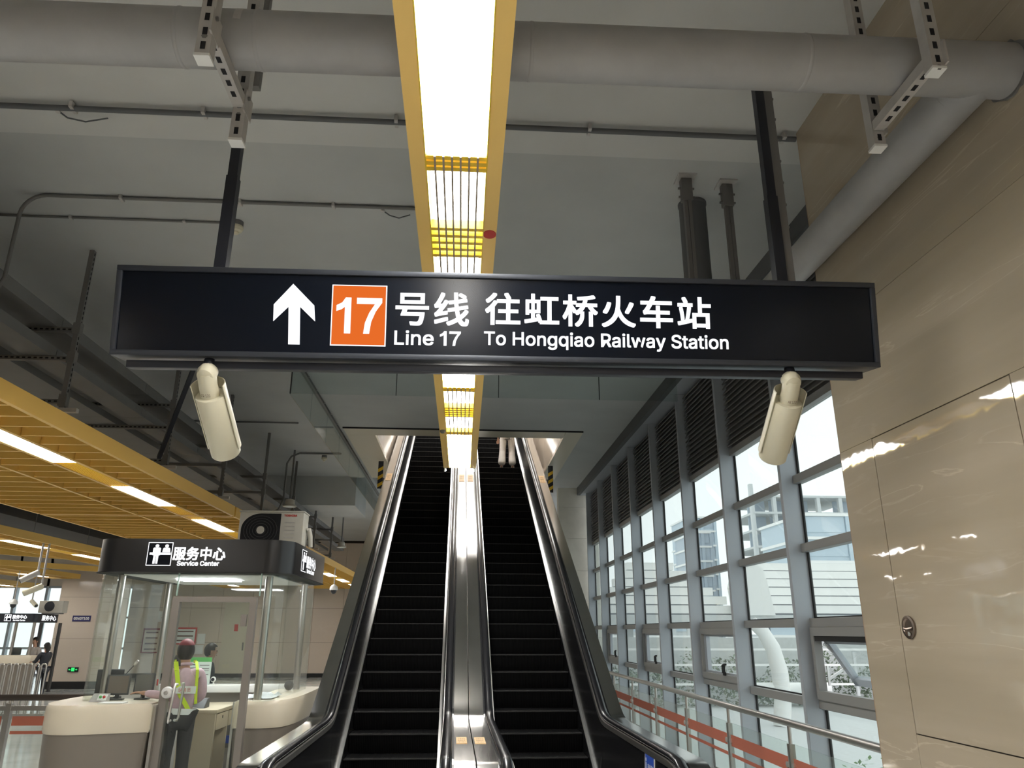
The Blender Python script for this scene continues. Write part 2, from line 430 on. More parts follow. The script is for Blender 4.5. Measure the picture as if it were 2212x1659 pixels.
# --- cream frame round the escalator opening
tr = struct('trim_1', 'cream soffit trim framing the escalator opening in the ceiling', 'trim', (0, 14, 5.28))
bx('trim_panel', M['cream'], tr, -2.255, 0.0, 13.5, 13.98, 5.28, 5.34)
bx('trim_panel', M['cream'], tr, .006, 1.86, 13.5, 13.98, 5.28, 5.34)
bx('trim_panel', M['cream'], tr, 1.87, 2.19, 13.5, 18.1, 5.28, 5.34)
for a, b in ((13.985, 16.0), (16.006, 18.2)):
    bx('trim_panel', M['cream'], tr, -2.255, -1.72, a, b, 5.28, 5.34)
bx('dark_edge', M['gasket'], tr, -2.26, 2.19, 13.47, 13.50, 5.275, 5.30)
# --- walls of the shaft above the opening
sh = struct('wall_upper', 'pale stone walls of the escalator shaft above the ceiling', 'wall', (0, 20, 5.6))
for z0 in (5.34, 6.4, 7.46, 8.52):
    for y0 in (13.5, 15.5, 17.5, 19.5, 21.5, 23.5):
        bx('wall_panel', M['stone2'], sh, -1.76, -1.72, y0 + .003, y0 + 1.997, z0 + .003, z0 + 1.057)
        bx('wall_panel', M['stone2'], sh, 1.87, 1.91, y0 + .003, y0 + 1.997, z0 + .003, z0 + 1.057)
bx('wall_panel', M['stone2'], sh, -1.72, 1.87, 25.5, 25.7, 5.34, 9.6)
bx('wall_core', M['joint'], sh, -2.1, -1.74, 13.5, 25.7, 5.34, 9.6)
bx('wall_core', M['joint'], sh, 1.89, 2.2, 13.5, 25.7, 5.34, 9.6)
bx('shaft_ceiling', M['ceil_light'], sh, -2.0, 2.15, 13.5, 25.7, 9.6, 9.8)
bx('shaft_end', M['concrete'], sh, -1.72, 1.87, 13.5, 13.6, 5.6, 9.6)
for y in (17.0, 21.0, 24.0):
    bx('shaft_light_panel', M['led'], sh, -.6, .75, y - .4, y + .6, 9.55, 9.6)
# --- marble wall on the right
wr = struct('wall_right', 'polished beige veined marble wall with flush access door', 'wall', (2.5, 2, 0))
bx('wall_core', M['joint'], wr, 2.412, 2.62, -7, 4.565, 0, 5.3)
bx('edge_strip', mat('wall_edge_wood', (.30, .20, .12), .5), wr, 2.402, 2.62, 4.565, 4.575, 0, 5.3)
rows = [0, .44, 1.24, 2.04, 2.84, 3.645, 4.45, 5.3]
ycols = [-7, -5.4, -4.2, -3.0, -1.8, -.6, .6, 1.8, 3.0, 4.18, 4.565]
g = .0012
for i in range(len(rows) - 1):
    for j in range(len(ycols) - 1):
        a, b, c, d = ycols[j], ycols[j + 1], rows[i], rows[i + 1]
        if c > 2.8: continue
        if a == 3.0 and 1.2 < c < 2.5: continue
        if a == 4.18 or (a == 3.0 and c < 5):     # the column beside the door runs through
            if a == 4.18 and c not in (0, 2.84, 3.645, 4.45): continue
            if a == 4.18 and c == 0: d = 2.84
        bx('marble_panel', M['marble'], wr, 2.4, 2.412, a + g, b - g, c + g, d - g)
for c, d in ((2.84, 3.645), (3.645, 4.45), (4.45, 5.3)):
    for a, b in ((-7, -4.7), (-4.7, -2.35), (-2.35, 0), (0, 2.2), (2.2, 4.565)):
        bx('marble_panel', M['marble'], wr, 2.4, 2.412, a + g, b - g, c + g, d - g)
dr = bx('access_door', M['marble'], wr, 2.4, 2.412, 3.0 + .005, 4.18 - .005, 1.24 + .005, 2.84 - .005)
dr['label'] = 'flush marble-faced access door with a ring pull'
hm = MB(); hm.lathe((2.4, 4.085, 1.775), [(.052, .0), (.060, -.004), (.060, -.010), (.046, -.012), (.040, -.004), (.0, -.003)], 28, 'X')
M['bronze'] = mat('bronze_metal', (.26, .21, .18), .3, 1.0)
ho = hm.build('handle', M['bronze'], dr, smooth=.5); ho['label'] = 'round recessed steel ring pull'
MB().tube([(2.392, 4.045, 1.77), (2.386, 4.085, 1.765), (2.392, 4.125, 1.77)], .008, 8).build('thumb_turn', M['bronze'], ho, smooth=.6)
MB().tube([(2.393, 4.085, 1.74), (2.389, 4.085, 1.74)], .012, 12).build('key_cylinder', M['steel_hi'], ho, smooth=.6)
# --- end walls, back wall, left wall
props(bx('wall_corner', M['concrete'], None, 2.62, 3.45, 4.40, 4.56, 0, 5.11), 'pale wall closing the gap behind the marble wall', 'wall', kind='structure')
props(bx('wall_pier', M['concrete'], None, 3.2, 3.45, 4.56, 5.41, 0, 5.11), 'pale pier between the marble wall and the first window', 'wall', kind='structure')
props(bx('wall_end', M['stone2'], None, -1.45, 3.45, 33, 33.2, 0, 5.3), 'stone wall beyond the underside of the escalators', 'wall', kind='structure')
we = struct('wall_far', 'pale grey stone end wall beside the last window', 'wall', (2.9, 19.4, 0))
for k in range(7):
    bx('wall_panel', M['concrete'], we, 2.43, 3.45, 19.3, 19.6, k * .8 + .002, min(k * .8 + .798, 5.3))
bx('wall_core', M['joint'], we, 2.44, 3.44, 19.35, 19.65, 0, 5.3)
bx('shaded_recess_wall', M['ceil_dark'], we, 1.72, 2.43, 21.0, 21.2, 0, 5.3)  # dark colour stands in for the shade of the recess here
props(bx('wall_back', M['stone2'], None, -24, 3.4, -7.2, -7, 0, 5.3), 'stone wall behind the viewer', 'wall', kind='structure')
props(bx('wall_left', M['stone2'], None, -24.2, -24, -7, 34, 0, 5.3), 'stone wall on the far left of the hall', 'wall', kind='structure')
wh = struct('wall_hall', 'pale stone wall at the far end of the ticket hall', 'wall', (-7, 32, 0))
for i in range(11):
    for k in range(4):
        x0 = -13.2 + 1.2 * i
        bx('stone_panel', M['stone2'], wh, x0 + .004, x0 + 1.196, 32, 32.2, k * 1.3 + .004 + (.15 if k == 0 else 0), k * 1.3 + 1.296)
bx('wall_core', M['joint'], wh, -13.2, 0, 32.05, 32.3, 0, 5.3)
bx('skirting', M['gasket'], wh, -13.2, 0, 31.97, 32.2, 0, .15)
d2 = bx('door', M['cream'], wh, -9.45, -8.5, 31.95, 32.0, .15, 2.9); d2['label'] = 'pale service door in the stone wall'
bx('door_sign', M['red'], d2, -9.0, -8.86, 31.93, 31.95, 1.72, 1.98)
bx('handle', M['galv_dark'], d2, -8.62, -8.58, 31.9, 31.95, 1.0, 1.3)
props(bx('wall_partition', M['concrete'], None, -1.62, -1.45, 26, 32, 0, 5.3), 'plain wall under the far end of the escalators', 'wall', kind='structure')
# bulkhead above the far end of the hall
props(bx('bulkhead', M['ceil'], None, -5.2, -2.62, 18.2, 20.2, 4.6, 5.3), 'grey boxed bulkhead hanging under the ceiling left of the glass curtain', 'bulkhead', kind='structure')
# --- stone column
co = struct('column_1', 'broad stone clad column with blue number plate and green exit sign', 'column', (-12.2, 26.6, 0))
bx('column_core', M['joint'], co, -12.93, -11.37, 26.02, 27.38, 0, 5.3)
for k in range(4):
    bx('stone_panel', M['stone2'], co, -12.95, -11.35, 26.0, 26.02, .22 + k * 1.27, .22 + k * 1.27 + 1.265)
    bx('stone_panel', M['stone2'], co, -12.95, -12.93, 26.02, 27.4, .22 + k * 1.27, .22 + k * 1.27 + 1.265)
    bx('stone_panel', M['stone2'], co, -11.37, -11.35, 26.02, 27.4, .22 + k * 1.27, .22 + k * 1.27 + 1.265)
bx('skirting', M['gasket'], co, -12.96, -11.34, 25.99, 27.4, 0, .22)
pl = thing('number_plate', 'navy number plate GD407100 on the stone column', 'sign', (-12.2, 25.98, 2.0))
bx('plate', M['navy'], pl, -12.43, -11.87, 25.975, 25.998, 2.01, 2.19)
lettering('number', 'GD407100', M['white'], pl, -12.39, -11.91, 2.06, 2.14, (0, 25.974, 0), bold=.004)
ex = thing('exit_sign', 'small green illuminated exit sign low on the stone column', 'sign', (-12.1, 25.98, .5))
bx('housing', M['black'], ex, -12.30, -11.98, 25.97, 25.998, .50, .64)
plate('running_door_symbol', M['lit_green'], ex, rect(-12.19, -12.09, .52, .625), (0, 25.968, 0))
plate('arrow', M['lit_green'], ex, [(-12.28, .57), (-12.24, .60), (-12.24, .58), (-12.21, .58), (-12.21, .56), (-12.24, .56), (-12.24, .54)], (0, 25.968, 0))
plate('arrow', M['lit_green'], ex, [(-12.00, .57), (-12.04, .60), (-12.04, .58), (-12.07, .58), (-12.07, .56), (-12.04, .56), (-12.04, .54)], (0, 25.968, 0))

# --- glazed wall on the right, bay by bay
FIN0, FDY = 7.145, 1.69
TZ = [1.135, 1.83, 2.51, 3.17, 3.83]
blade = MB().prism([(3.20, -.030), (3.215, -.034), (3.262, .030), (3.247, .034)], 'Y', -(FDY / 2 - .035), FDY / 2 - .035).mesh('louver_blade', M['louver'])
fin_me = MB().box(3.1, 3.30, -.03, .03, 0, 5.11).mesh('mullion', M['fin'], bevel=.004, seg=1)
tran_me = MB().box(3.222, 3.315, -(FDY / 2 - .03), FDY / 2 - .03, -.04, .04).mesh('transom', M['transom'], bevel=.003, seg=1)
def window_bay(k, first, last):
    y1 = FIN0 + FDY * k; y0 = y1 - FDY; yc = (y0 + y1) / 2
    words = ['nearest the marble wall, with an open hopper pane', 'second from the marble wall', 'third from the marble wall', 'fourth from the marble wall',
             'fifth from the marble wall', 'sixth from the marble wall', 'seventh from the marble wall', 'farthest, by the end wall']
    win = struct('window_%d' % (k + 1), 'tall glazed window bay with dark louvers above, ' + words[k], 'window', (3.28, yc, 0))
    put(fin_me, 'mullion', None, win, (0, y1, 0))
    if first: put(fin_me, 'mullion', None, win, (0, y0, 0))
    for z in TZ: put(tran_me, 'transom', None, win, (0, yc, z))
    bx('sill', M['transom'], win, 3.222, 3.315, y0 + .03, y1 - .03, 0, .1)
    edges = [.1] + TZ
    openable = k in (0, 2, 4, 6)
    for a, b in zip(edges[:-1], edges[1:]):
        za, zb = a + (.04 if a > .2 else 0), b - .04
        bx('gasket', M['gasket'], win, 3.272, 3.290, y1 - .055, y1 - .031, za, zb)
        bx('gasket', M['gasket'], win, 3.272, 3.290, y0 + .031, y0 + .045, za, zb)
        bx('gasket', M['gasket'], win, 3.272, 3.290, y0 + .04, y1 - .055, za, za + .012)
        if abs(b - 1.83) < .01 and openable:
            fr = MB()
            ya, yb = y0 + .05, y1 - .06
            fm = thing if False else None
            c = MB()
            for q in ((ya, yb, za + .0, za + .075), (ya, yb, zb - .075, zb), (ya, ya + .06, za + .075, zb - .075), (yb - .06, yb, za + .075, zb - .075)):
                c.box(3.20, 3.275, *q)
            fo = c.build('casement_frame', M['transom'], win)
            if k == 0:
                # sash pushed out at the bottom, hinged at the top
                L = zb - za - .15; ang = math.radians(33)
                with frame(T(3.29, 0, zb - .08) @ RY(-ang)):
                    s2 = MB(); L2 = L / math.cos(0) + .02
                    for q in ((ya + .06, yb - .06, -L2, -L2 + .07), (ya + .06, yb - .06, -.06, 0), (ya + .06, ya + .12, -L2, 0), (yb - .13, yb - .06, -L2, 0)):
                        s2.box(-.02, .03, *q)
                    so = s2.build('sash', M['fin'], win)
                    bx('pane', M['glass_win'], so, .004, .010, ya + .1, yb - .1, -L2 + .05, -.05)
                st = MB(); yk = yb - .075
                st.bar((3.285, yk, zb - .14), (3.285 + .20, yk, zb - .33), .012, .022)
                st.bar((3.285, yk - .01, za + .17), (3.285 + .20, yk - .01, zb - .33), .012, .022)
                st.bar((3.285, yk - .02, zb - .33), (3.285, yk - .02, za + .12), .012, .02)
                st.build('friction_stay', M['steel_hi'], fo)
                bx('track', M['gasket'], fo, 3.21, 3.30, ya + .06, yb - .06, zb - .12, zb - .075)
            else:
                s2 = MB()
                for q in ((ya + .06, yb - .06, za + .075, za + .10), (ya + .06, yb - .06, zb - .10, zb - .075), (ya + .06, ya + .09, za + .1, zb - .1), (yb - .16, yb - .06, za + .1, zb - .1)):
                    s2.box(3.235, 3.285, *q)
                so = s2.build('sash', M['fin'], win)
                bx('pane', M['glass_win'], so, 3.278, 3.284, ya + .08, yb - .08, za + .09, zb - .09)
                hd = MB(); hy = y0 + FDY * .42
                hd.box(3.18, 3.205, hy - .03, hy + .03, za + .07, za + .11)
                hd.box(3.165, 3.200, hy - .014, hy + .016, za + .10, za + .19)
                hd.bar((3.18, hy, za + .185), (3.18, hy - .10, za + .20), .024, .022)
                hd.build('handle', M['gasket'], fo)
        else:
            bx('pane', M['glass_win'], win, 3.278, 3.284, y0 + .035, y1 - .035, za + .004, zb - .002)
    lv = bx('louver_frame', M['louver'], win, 3.262, 3.31, y0 + .03, y1 - .03, 3.87, 5.11)
    n = 18
    for i in range(n):
        put(blade, 'louver_blade', None, lv, (0, yc, 3.90 + (i + .5) * (5.10 - 3.90) / n))
for k in range(8): window_bay(k, k == 0, k == 7)

# --- far glazed end of the hall, left
wf = struct('window_9', 'bright window wall at the far left end of the hall', 'window', (-19, 33.5, 0))
for i in range(9):
    x0 = -23.4 + 1.25 * i
    bx('mullion', M['fin'], wf, x0 - .05, x0 + .05, 33.3, 33.5, 0, 5.3)
    for z0, z1 in ((.1, 1.0), (1.08, 2.2), (2.28, 3.4)):
        bx('pane', M['glass_win'], wf, x0 + .05, x0 + 1.2, 33.44, 33.45, z0, z1)
for z in (0, 1.0, 2.2, 3.4): bx('transom', M['fin'], wf, -23.4, -13.2, 33.34, 33.5, z, z + .08)
bx('spandrel', M['stone2'], wf, -24, -13.2, 33.3, 33.5, 3.48, 5.3)

# ================================================================== HANGING SIGN
sg = thing('hanging_sign', 'long black illuminated overhead sign pointing ahead to Line 17', 'sign', (.18, 3.2, 2.9))
with frame(T(.18, 3.2, 3.13) @ RY(-.008) @ RX(math.radians(9))):
    bx('housing', M['black'], sg, -1.755, 1.755, .012, .15, -.197, .197)
    face = bx('face_panel', M['signface'], sg, -1.745, 1.745, 0, .012, -.183, .183)
    for q in ((-1.768, 1.768, .183, .207), (-1.768, 1.768, -.207, -.183), (-1.768, -1.745, -.183, .183), (1.745, 1.768, -.183, .183)):
        bx('frame_bar', M['signframe'], sg, q[0], q[1], -.012, .15, q[2], q[3], bevel=.003)
    O = (0, 0, 0)
    plate('arrow', M['lit_white'], sg, [(-.983, .138), (-.884, .038), (-.877, -.037), (-.947, .030), (-.941, -.145), (-.992, -.145), (-.999, .030), (-1.064, -.039), (-1.066, .039)], O, off=.003)
    bd = plate('line_badge', M['lit_white'], sg, rect(-.806, -.556, -.147, .139), O, off=.002); bd['label'] = 'orange lit square with white 17'
    plate('badge_field', M['lit_orange'], bd, rect(-.801, -.561, -.142, .134), O, off=.004)
    digits17(M['lit_white'], bd, -.783, -.577, -.090, .078, O, .006)
    lettering('chinese_line', '号线', M['lit_white'], sg, -.516, -.178, -.047, .114, O, bold=.0033, spacing=1.12)
    lettering('chinese_destination', '往虹桥火车站', M['lit_white'], sg, -.104, .962, -.038, .118, O, bold=.0033, spacing=1.12)
    lettering('english_line', 'Line', M['lit_white'], sg, -.517, -.338, -.139, -.070, O, bold=.0016)
    digits17(M['lit_white'], sg, -.310, -.214, -.139, -.071, O, .003)
    lettering('english_destination', 'To Hongqiao Railway Station', M['lit_white'], sg, -.108, 1.040, -.150, -.066, O, bold=.0016)
    bx('camera_rail', M['black'], sg, -1.71, 1.70, .03, .10, -.255, -.222, bevel=.003)
for x in (-1.167, 1.53):
    bx('hanger_post', M['black'], sg, x - .023, x + .023, 3.24, 3.286, 3.33, 5.265 if x < 0 else 4.62)
    bx('sleeve', M['black'], sg, x - .027, x + .027, 3.236, 3.29, 3.33, 3.86)
bx('strut', M['galv_dark'], sg, 1.556, 1.602, 3.25, 3.29, 3.38, 4.62)
bx('wall_arm', M['galv_dark'], sg, 1.50, 2.398, 3.245, 3.285, 4.58, 4.62)
bx('strut', M['galv_dark'], sg, -1.14, -1.10, 3.25, 3.29, 4.4, 5.265)
for i in range(7):
    cyl('bolt', M['galv_dark'], sg, (1.602, 3.27, 3.7 + .13 * i), (1.614, 3.27, 3.7 + .13 * i), .008, 6)

def bullet_camera(label, base, pitch, yaw):
    t = thing('bullet_camera', label, 'security camera', base, group='bullet cameras under the sign')
    x, y, z = base
    MB().lathe((x, y, z), [(.035, -.012), (.035, .0), (.028, .014), (.022, .05)], 16).build('ceiling_mount', M['black'], t, smooth=.6)
    with frame(T(x, y, z - .012) @ RZ(yaw) @ RX(pitch)):
        # axis along local -Z ... use +Y as pointing direction after the pitch
        k = MB(); k.lathe((0, 0, 0), [(.0, .042), (.026, .036), (.042, .015), (.045, -.01), (.036, -.04), (.02, -.05)], 18)
        k.build('swivel_joint', M['cam_cream'], t, smooth=.7)
        c = MB(); c.tube([(0, .0, -.015), (0, .05, -.03), (0, .105, -.032)], [.041, .041, .043], 20); c.build('neck', M['cam_cream'], t, smooth=.7)
        lettering('spec_print', 'FR 120', M['ink'], t, -.02, .02, -.085, -.07, (0, 0, -.0755), (1, 0, 0), (0, -1, 0), off=.001)
        b = MB(); b.tube([(0, .10, -.032), (0, .104, -.032), (0, .425, -.032), (0, .432, -.032)], [.064, .067, .067, .062], 32)
        b.build('barrel', M['cam_cream'], t, smooth=.7)
        MB().tube([(0, .431, -.032), (0, .435, -.032)], .05, 20).build('lens_window', M['black'], t, smooth=.6)
        # sun shield: open underside
        r0, r1 = .072, .076; prof = []
        a0, a1, n = math.radians(-12), math.radians(192), 20
        for i in range(n + 1):
            a = a0 + (a1 - a0) * i / n; prof.append((r1 * math.cos(a), r1 * math.sin(a)))
        for i in range(n, -1, -1):
            a = a0 + (a1 - a0) * i / n; prof.append((r0 * math.cos(a), r0 * math.sin(a)))
        s = MB(); s.sweep([(0, .045, -.032), (0, .395, -.032)], prof, side=(1, 0, 0)); s.build('sun_shield', M['cam_cream'], t, smooth=.6)
    return t
bullet_camera('cream bullet security camera hanging under the left end of the black sign', (-1.165, 3.27, 2.865), math.radians(-40), math.radians(-5))
bullet_camera('cream bullet security camera hanging under the right end of the black sign', (1.525, 3.27, 2.893), math.radians(-41), math.radians(0))

# ================================================================== CENTRAL LIGHT TROUGH
ZL = 3.80
lt = thing('linear_light', 'long yellow ceiling light trough running toward the escalators', 'ceiling light', (-.073, 2, ZL))
LX0, LX1, PX0, PX1 = -.285, .141, -.210, .066
Y0, Y1 = -5.7, 9.80
bx('side_flange', M['trough'], lt, LX0, PX0 - .006, Y0, Y1, ZL, ZL + .012)
bx('side_flange', M['trough'], lt, PX1 + .006, LX1, Y0, Y1, ZL, ZL + .012)
bx('side_skirt', M['trough'], lt, LX0, LX0 + .006, Y0, Y1, ZL + .012, ZL + .13)
bx('side_skirt', M['trough'], lt, LX1 - .006, LX1, Y0, Y1, ZL + .012, ZL + .13)
bx('top_cover', M['galv_dark'], lt, LX0, LX1, Y0, Y1, ZL + .13, ZL + .14)
bx('end_cap', M['trough'], lt, LX0, LX1, Y1, Y1 + .008, ZL, ZL + .14)
for xx in (PX0 - .006, PX1): bx('lip', M['yellow_bar'], lt, xx, xx + .006, Y0, Y1, ZL - .004, ZL + .10)
for x in (LX0 + .012, LX1 - .03):
    mb = MB(); mb.add([(x, Y1, ZL - .001), (x + .022, Y1, ZL - .001), (x + .03, Y1 + .035, ZL - .03), (x + .012, Y1 + .02, ZL - .05), (x - .004, Y1 + .03, ZL - .045)], [(0, 1, 2, 3, 4), (4, 3, 2, 1, 0)])
    mb.build('tape_scrap', M['paper'], lt)
def light_run(root, x0, x1, y0, y1, zl, kind, ledm, yb):
    if kind == 'panel':
        bx('light_panel', ledm, root, x0 + .004, x1 - .004, y0 + .006, y1 - .006, zl + .006, zl + .012)
        return
    bx('light_panel', M['led_soft'], root, x0 + .015, x1 - .015, y0 + .03, y1 - .03, zl + .062, zl + .068)
    L = y1 - y0
    me = MB().box(-.0045, .0045, 0, L, 0, .03).mesh('grille_slat', M['slat_brown'])
    for i in range(1, 7): put(me, 'grille_slat', None, root, (x0 + (x1 - x0) * i / 7, y0, zl - .002))
    cb = MB().box(x0, x1, -.015, .015, 0, .05).mesh('grille_crossbar', yb)
    for yy in (.018, .062, .106, .66, .735, .81, .885, .96, L - .106, L - .062, L - .018):
        put(cb, 'grille_crossbar', None, root, (0, y0 + yy, zl + .004))
yy = 9.78; kind = 'panel'
while yy > -5:
    ln = 1.725 if kind == 'panel' else 1.70
    light_run(lt, PX0, PX1, yy - ln, yy, ZL, kind, M['led'], M['yellow_bar'])
    yy -= ln; kind = 'grille' if kind == 'panel' else 'panel'
for y in (-4, -1, 2, 5, 8): cyl('suspension_rod', M['galv_dark'], lt, (-.073, y, ZL + .14), (-.073, y, 5.265), .006, 6)
so = thing('round_sticker', 'small red oval sticker on the yellow light trough', 'sticker', (.108, 3.6, ZL))
plate('sticker', M['red'], so, disc(.1, 3.62, .034, .045), (0, 0, ZL - .001), (1, 0, 0), (0, -1, 0)) if False else \
    MB().prism(disc(.104, 3.62, .036, .045), 'Z', ZL - .003, ZL - .0005).build('sticker', M['red'], so)
MB().lathe((-.25, 7.85, ZL), [(.022, -.03), (.03, -.012), (.03, 0)], 14).build('motion_sensor', M['galv_dark'], None, smooth=.6)
props(bpy.data.objects['motion_sensor'], 'small grey round sensor on the left flange of the light trough', 'sensor')

# ================================================================== PIPES AND SUPPORTS
def strut(mb_name, parent, p0, p1, w=.045, slots='y', m=None, pitch=.052, sl_l=.014, sl_w=.015):
    """slotted channel; slots: face (axis sign) carrying the slots"""
    m = m or M['galv']
    p0, p1 = Vector(p0), Vector(p1); d = (p1 - p0).normalized(); L = (p1 - p0).length
    o = MB().bar(p0, p1, w, w).build(mb_name, m, parent)
    sl = MB()
    if slots:
        nrm = {'y': Vector((0, -1, 0)), 'x': Vector((1, 0, 0)), 'z': Vector((0, 0, -1)), 'X': Vector((-1, 0, 0))}[slots]
        n = int(L / pitch)
        for i in range(n):
            c = p0 + d * (pitch * (i + .6)) + nrm * (w / 2)
            sl.bar(c - d * sl_l, c + d * sl_l, sl_w, .003, up=nrm)
        so_ = sl.build('slot_row', M['slot'], o); so_['kind'] = 'stuff'
    return o
mp = thing('main_pipe', 'thick grey pipe crossing under the ceiling into the marble wall', 'pipe', (0, 2.62, 4.0))
zp = lambda x: 4.125 + .010 * x
MB().tube([(-3.6, 2.62, zp(-3.6)), (2.42, 2.62, zp(2.42))], .12, 40).build('pipe_body', M['pipe'], mp, smooth=.6)
for x in (-1.22, -.90, .24, 1.44):
    MB().tube([(x - .010, 2.62, zp(x)), (x - .004, 2.62, zp(x)), (x + .004, 2.62, zp(x)), (x + .010, 2.62, zp(x))], [.1195, .1222, .1222, .1195], 40).build('joint_ring', M['pipe'], mp, smooth=.6)
rg = []
for i in range(40):
    a = 2 * math.pi * i / 40; r = .128 + random.uniform(-.004, .012)
    rg.append((2.62 + r * math.cos(a), zp(2.39) + r * math.sin(a)))
MB().prism(rg, 'X', 2.389, 2.402).build('wall_sealant', M['galv_dark'], mp)
bp = thing('branch_pipe', 'grey branch pipe running along the marble wall from the main pipe', 'pipe', (2.26, 4, 4.0))
pts = [(2.255, 2.62, 4.14), (2.255, 6.0, 4.16)] + [(2.255 + .16 * (1 - math.cos(a)), 6.0 + .16 * math.sin(a), 4.16) for a in [math.pi / 2 * k / 6 for k in range(1, 7)]] + [(3.28, 6.16, 4.16)]
MB().tube(pts, .113, 32).build('pipe_body', M['pipe'], bp, smooth=.7)
for y in (2.76, 4.95): MB().tube([(2.255, y - .008, 4.145), (2.255, y, 4.145), (2.255, y + .008, 4.145)], [.113, .1165, .113], 32).build('joint_ring', M['pipe'], bp, smooth=.6)
def trapeze(label, x, zb, zc, lean):
    t = thing('pipe_hanger', label, 'pipe bracket', (x, 2.62, zb), group='slotted trapeze brackets of the main pipe')
    strut('upright', t, (x, 2.40, zb), (x, 2.40, 5.27), .055, slots='y', pitch=.068, sl_l=.017, sl_w=.018)
    strut('upright', t, (x, 2.86, zb - .04), (x, 2.86, 5.27), .055, slots='y', pitch=.068, sl_l=.017, sl_w=.018)
    strut('cross_arm', t, (x, 2.43, zc), (x, 2.83, zc), .05, slots='z', pitch=.068, sl_l=.017, sl_w=.018)
    bx('end_cap', M['white'], t, x - .03, x + .03, 2.37, 2.43, zb - .008, zb + .004)
    bx('end_cap', M['white'], t, x - .03, x + .03, 2.83, 2.89, zb - .048, zb - .036)
    for y in (2.40, 2.86):
        c = MB(); c.box(x + .022, x + .03, y - .05, y + .05, zc - .05, zc + .06); c.build('corner_plate', M['galv'], t)
        cyl('bolt', M['galv_dark'], t, (x + .03, y - .02, zc + .03), (x + .04, y - .02, zc + .03), .009, 6)
        cyl('bolt', M['galv_dark'], t, (x, y - .028, zc - .06), (x, y - .022, zc - .06), .012, 6)
    # strap over the pipe
    MB().sweep([(x + .06, 2.62 + .122 * math.cos(a), zp(x) + .122 * math.sin(a)) for a in [math.pi * k / 14 for k in range(15)]], [(-.015, 0), (.015, 0), (.015, .004), (-.015, .004)]).build('pipe_strap', M['galv'], t)
trapeze('slotted steel bracket holding the grey main pipe left of the light trough', -1.03, 3.82, 3.965, 0)
trapeze('slotted steel bracket holding the grey main pipe by the marble wall', 1.885, 3.93, 3.99, 0)
# floating round downpipe and two strut posts
props(MB().lathe((1.925, 5.62, 4.1), [(.0, 0), (.115, 0), (.115, 1.165), (.122, 1.175), (.122, 1.195)], 28).build('downpipe', M['ceil_dark'], None, smooth=.6), 'dark grey round pipe hanging from the ceiling behind the sign', 'pipe')
for x, y, lab in ((1.757, 5.24, 'slotted steel ceiling post in front of the dark round pipe'), (2.118, 5.30, 'slotted steel ceiling post right of the dark round pipe')):
    t = thing('ceiling_post', lab, 'support post', (x, y, 3.62), group='strut posts behind the sign')
    bx('channel', M['galv_dark'], t, x - .03, x - .002, y - .022, y + .022, 3.63, 5.2)
    bx('channel', M['galv_dark'], t, x + .002, x + .03, y - .022, y + .022, 3.63, 5.2)
    bx('base_plate', M['galv'], t, x - .075, x + .075, y - .08, y + .08, 5.285, 5.298)
    bx('clamp', M['galv_dark'], t, x - .045, x + .045, y - .032, y + .032, 5.08, 5.285, bevel=.006)
    for z in (5.12, 5.2):
        cyl('bolt', M['galv_dark'], t, (x + .045, y, z), (x + .066, y, z), .010, 6)
        cyl('bolt', M['galv_dark'], t, (x - .045, y, z), (x - .066, y, z), .010, 6)
    bx('end_cap', M['white'], t, x - .031, x - .002, y - .023, y + .023, 3.618, 3.63)
    bx('end_cap', M['white'], t, x + .002, x + .031, y - .023, y + .023, 3.618, 3.63)
# conduits
def conduit(label, pts, r, clips=(), m=None):
    t = thing('conduit', label, 'conduit', pts[0])
    MB().tube(pts, r, 8).build('tube', m or M['galv_dark'], t, smooth=.8)
    for c in clips: MB().box(c[0] - .012, c[0] + .012, c[1] - r * 2.2, c[1] + r * 2.2, c[2] - r * 1.3, c[2] + r).build('saddle_clip', M['galv'], t)
    return t
conduit('dark conduit along the ceiling from the left edge to the marble wall', [(-14, 4.58, 5.225), (2.395, 4.58, 5.225)], .02, [(x, 4.58, 5.235) for x in (-4.2, -2.8, -1.9, -.55, .85, 2.3)], M['ceil_dark'])
conduit('grey conduit along the ceiling that bends down at its left end', [(-.45, 5.83, 5.28), (-3.62, 5.83, 5.28)] + [(-3.62 - .19 * math.sin(a), 5.83, 5.09 + .19 * math.cos(a)) for a in [math.pi / 2 * k / 6 for k in range(1, 7)]] + [(-3.81, 5.83, 4.50), (-3.84, 5.82, 4.38), (-3.95, 5.8, 4.28), (-4.2, 5.75, 4.22)], .016, [(x, 5.83, 5.28) for x in (-1.2, -2.0, -3.0)])
conduit('thin grey conduit ending at the ceiling smoke detector', [(-8, 6.2, 5.285), (-2.2, 6.2, 5.285)], .011, [(x, 6.2, 5.285) for x in (-3.6, -2.6)])
conduit('short curved conduit behind the left end of the light trough', [(-4.75, 6.3, 5.28), (-4.5, 6.3, 5.26), (-4.36, 6.3, 5.15), (-4.33, 6.3, 4.9), (-4.36, 6.3, 4.6), (-4.4, 6.3, 4.3)], .016)
conduit('thin conduit crossing the ceiling beyond the sign on the left', [(-8, 13.2, 5.28), (-3.0, 13.2, 5.28)], .014)
conduit('looped grey conduit hanging beside the glass curtain', [(-2.6, 15.6, 5.27), (-3.45, 15.6, 5.27), (-3.62, 15.6, 5.2), (-3.7, 15.6, 5.05), (-3.7, 15.6, 4.3), (-3.78, 15.6, 4.1), (-3.95, 15.6, 4.0), (-4.8, 15.6, 3.98)], .02)
conduit('grey flexible conduit curling above the light trough', [(.16, 9.5, 5.27), (.32, 9.3, 5.23), (.36, 9.1, 5.26)], .02)
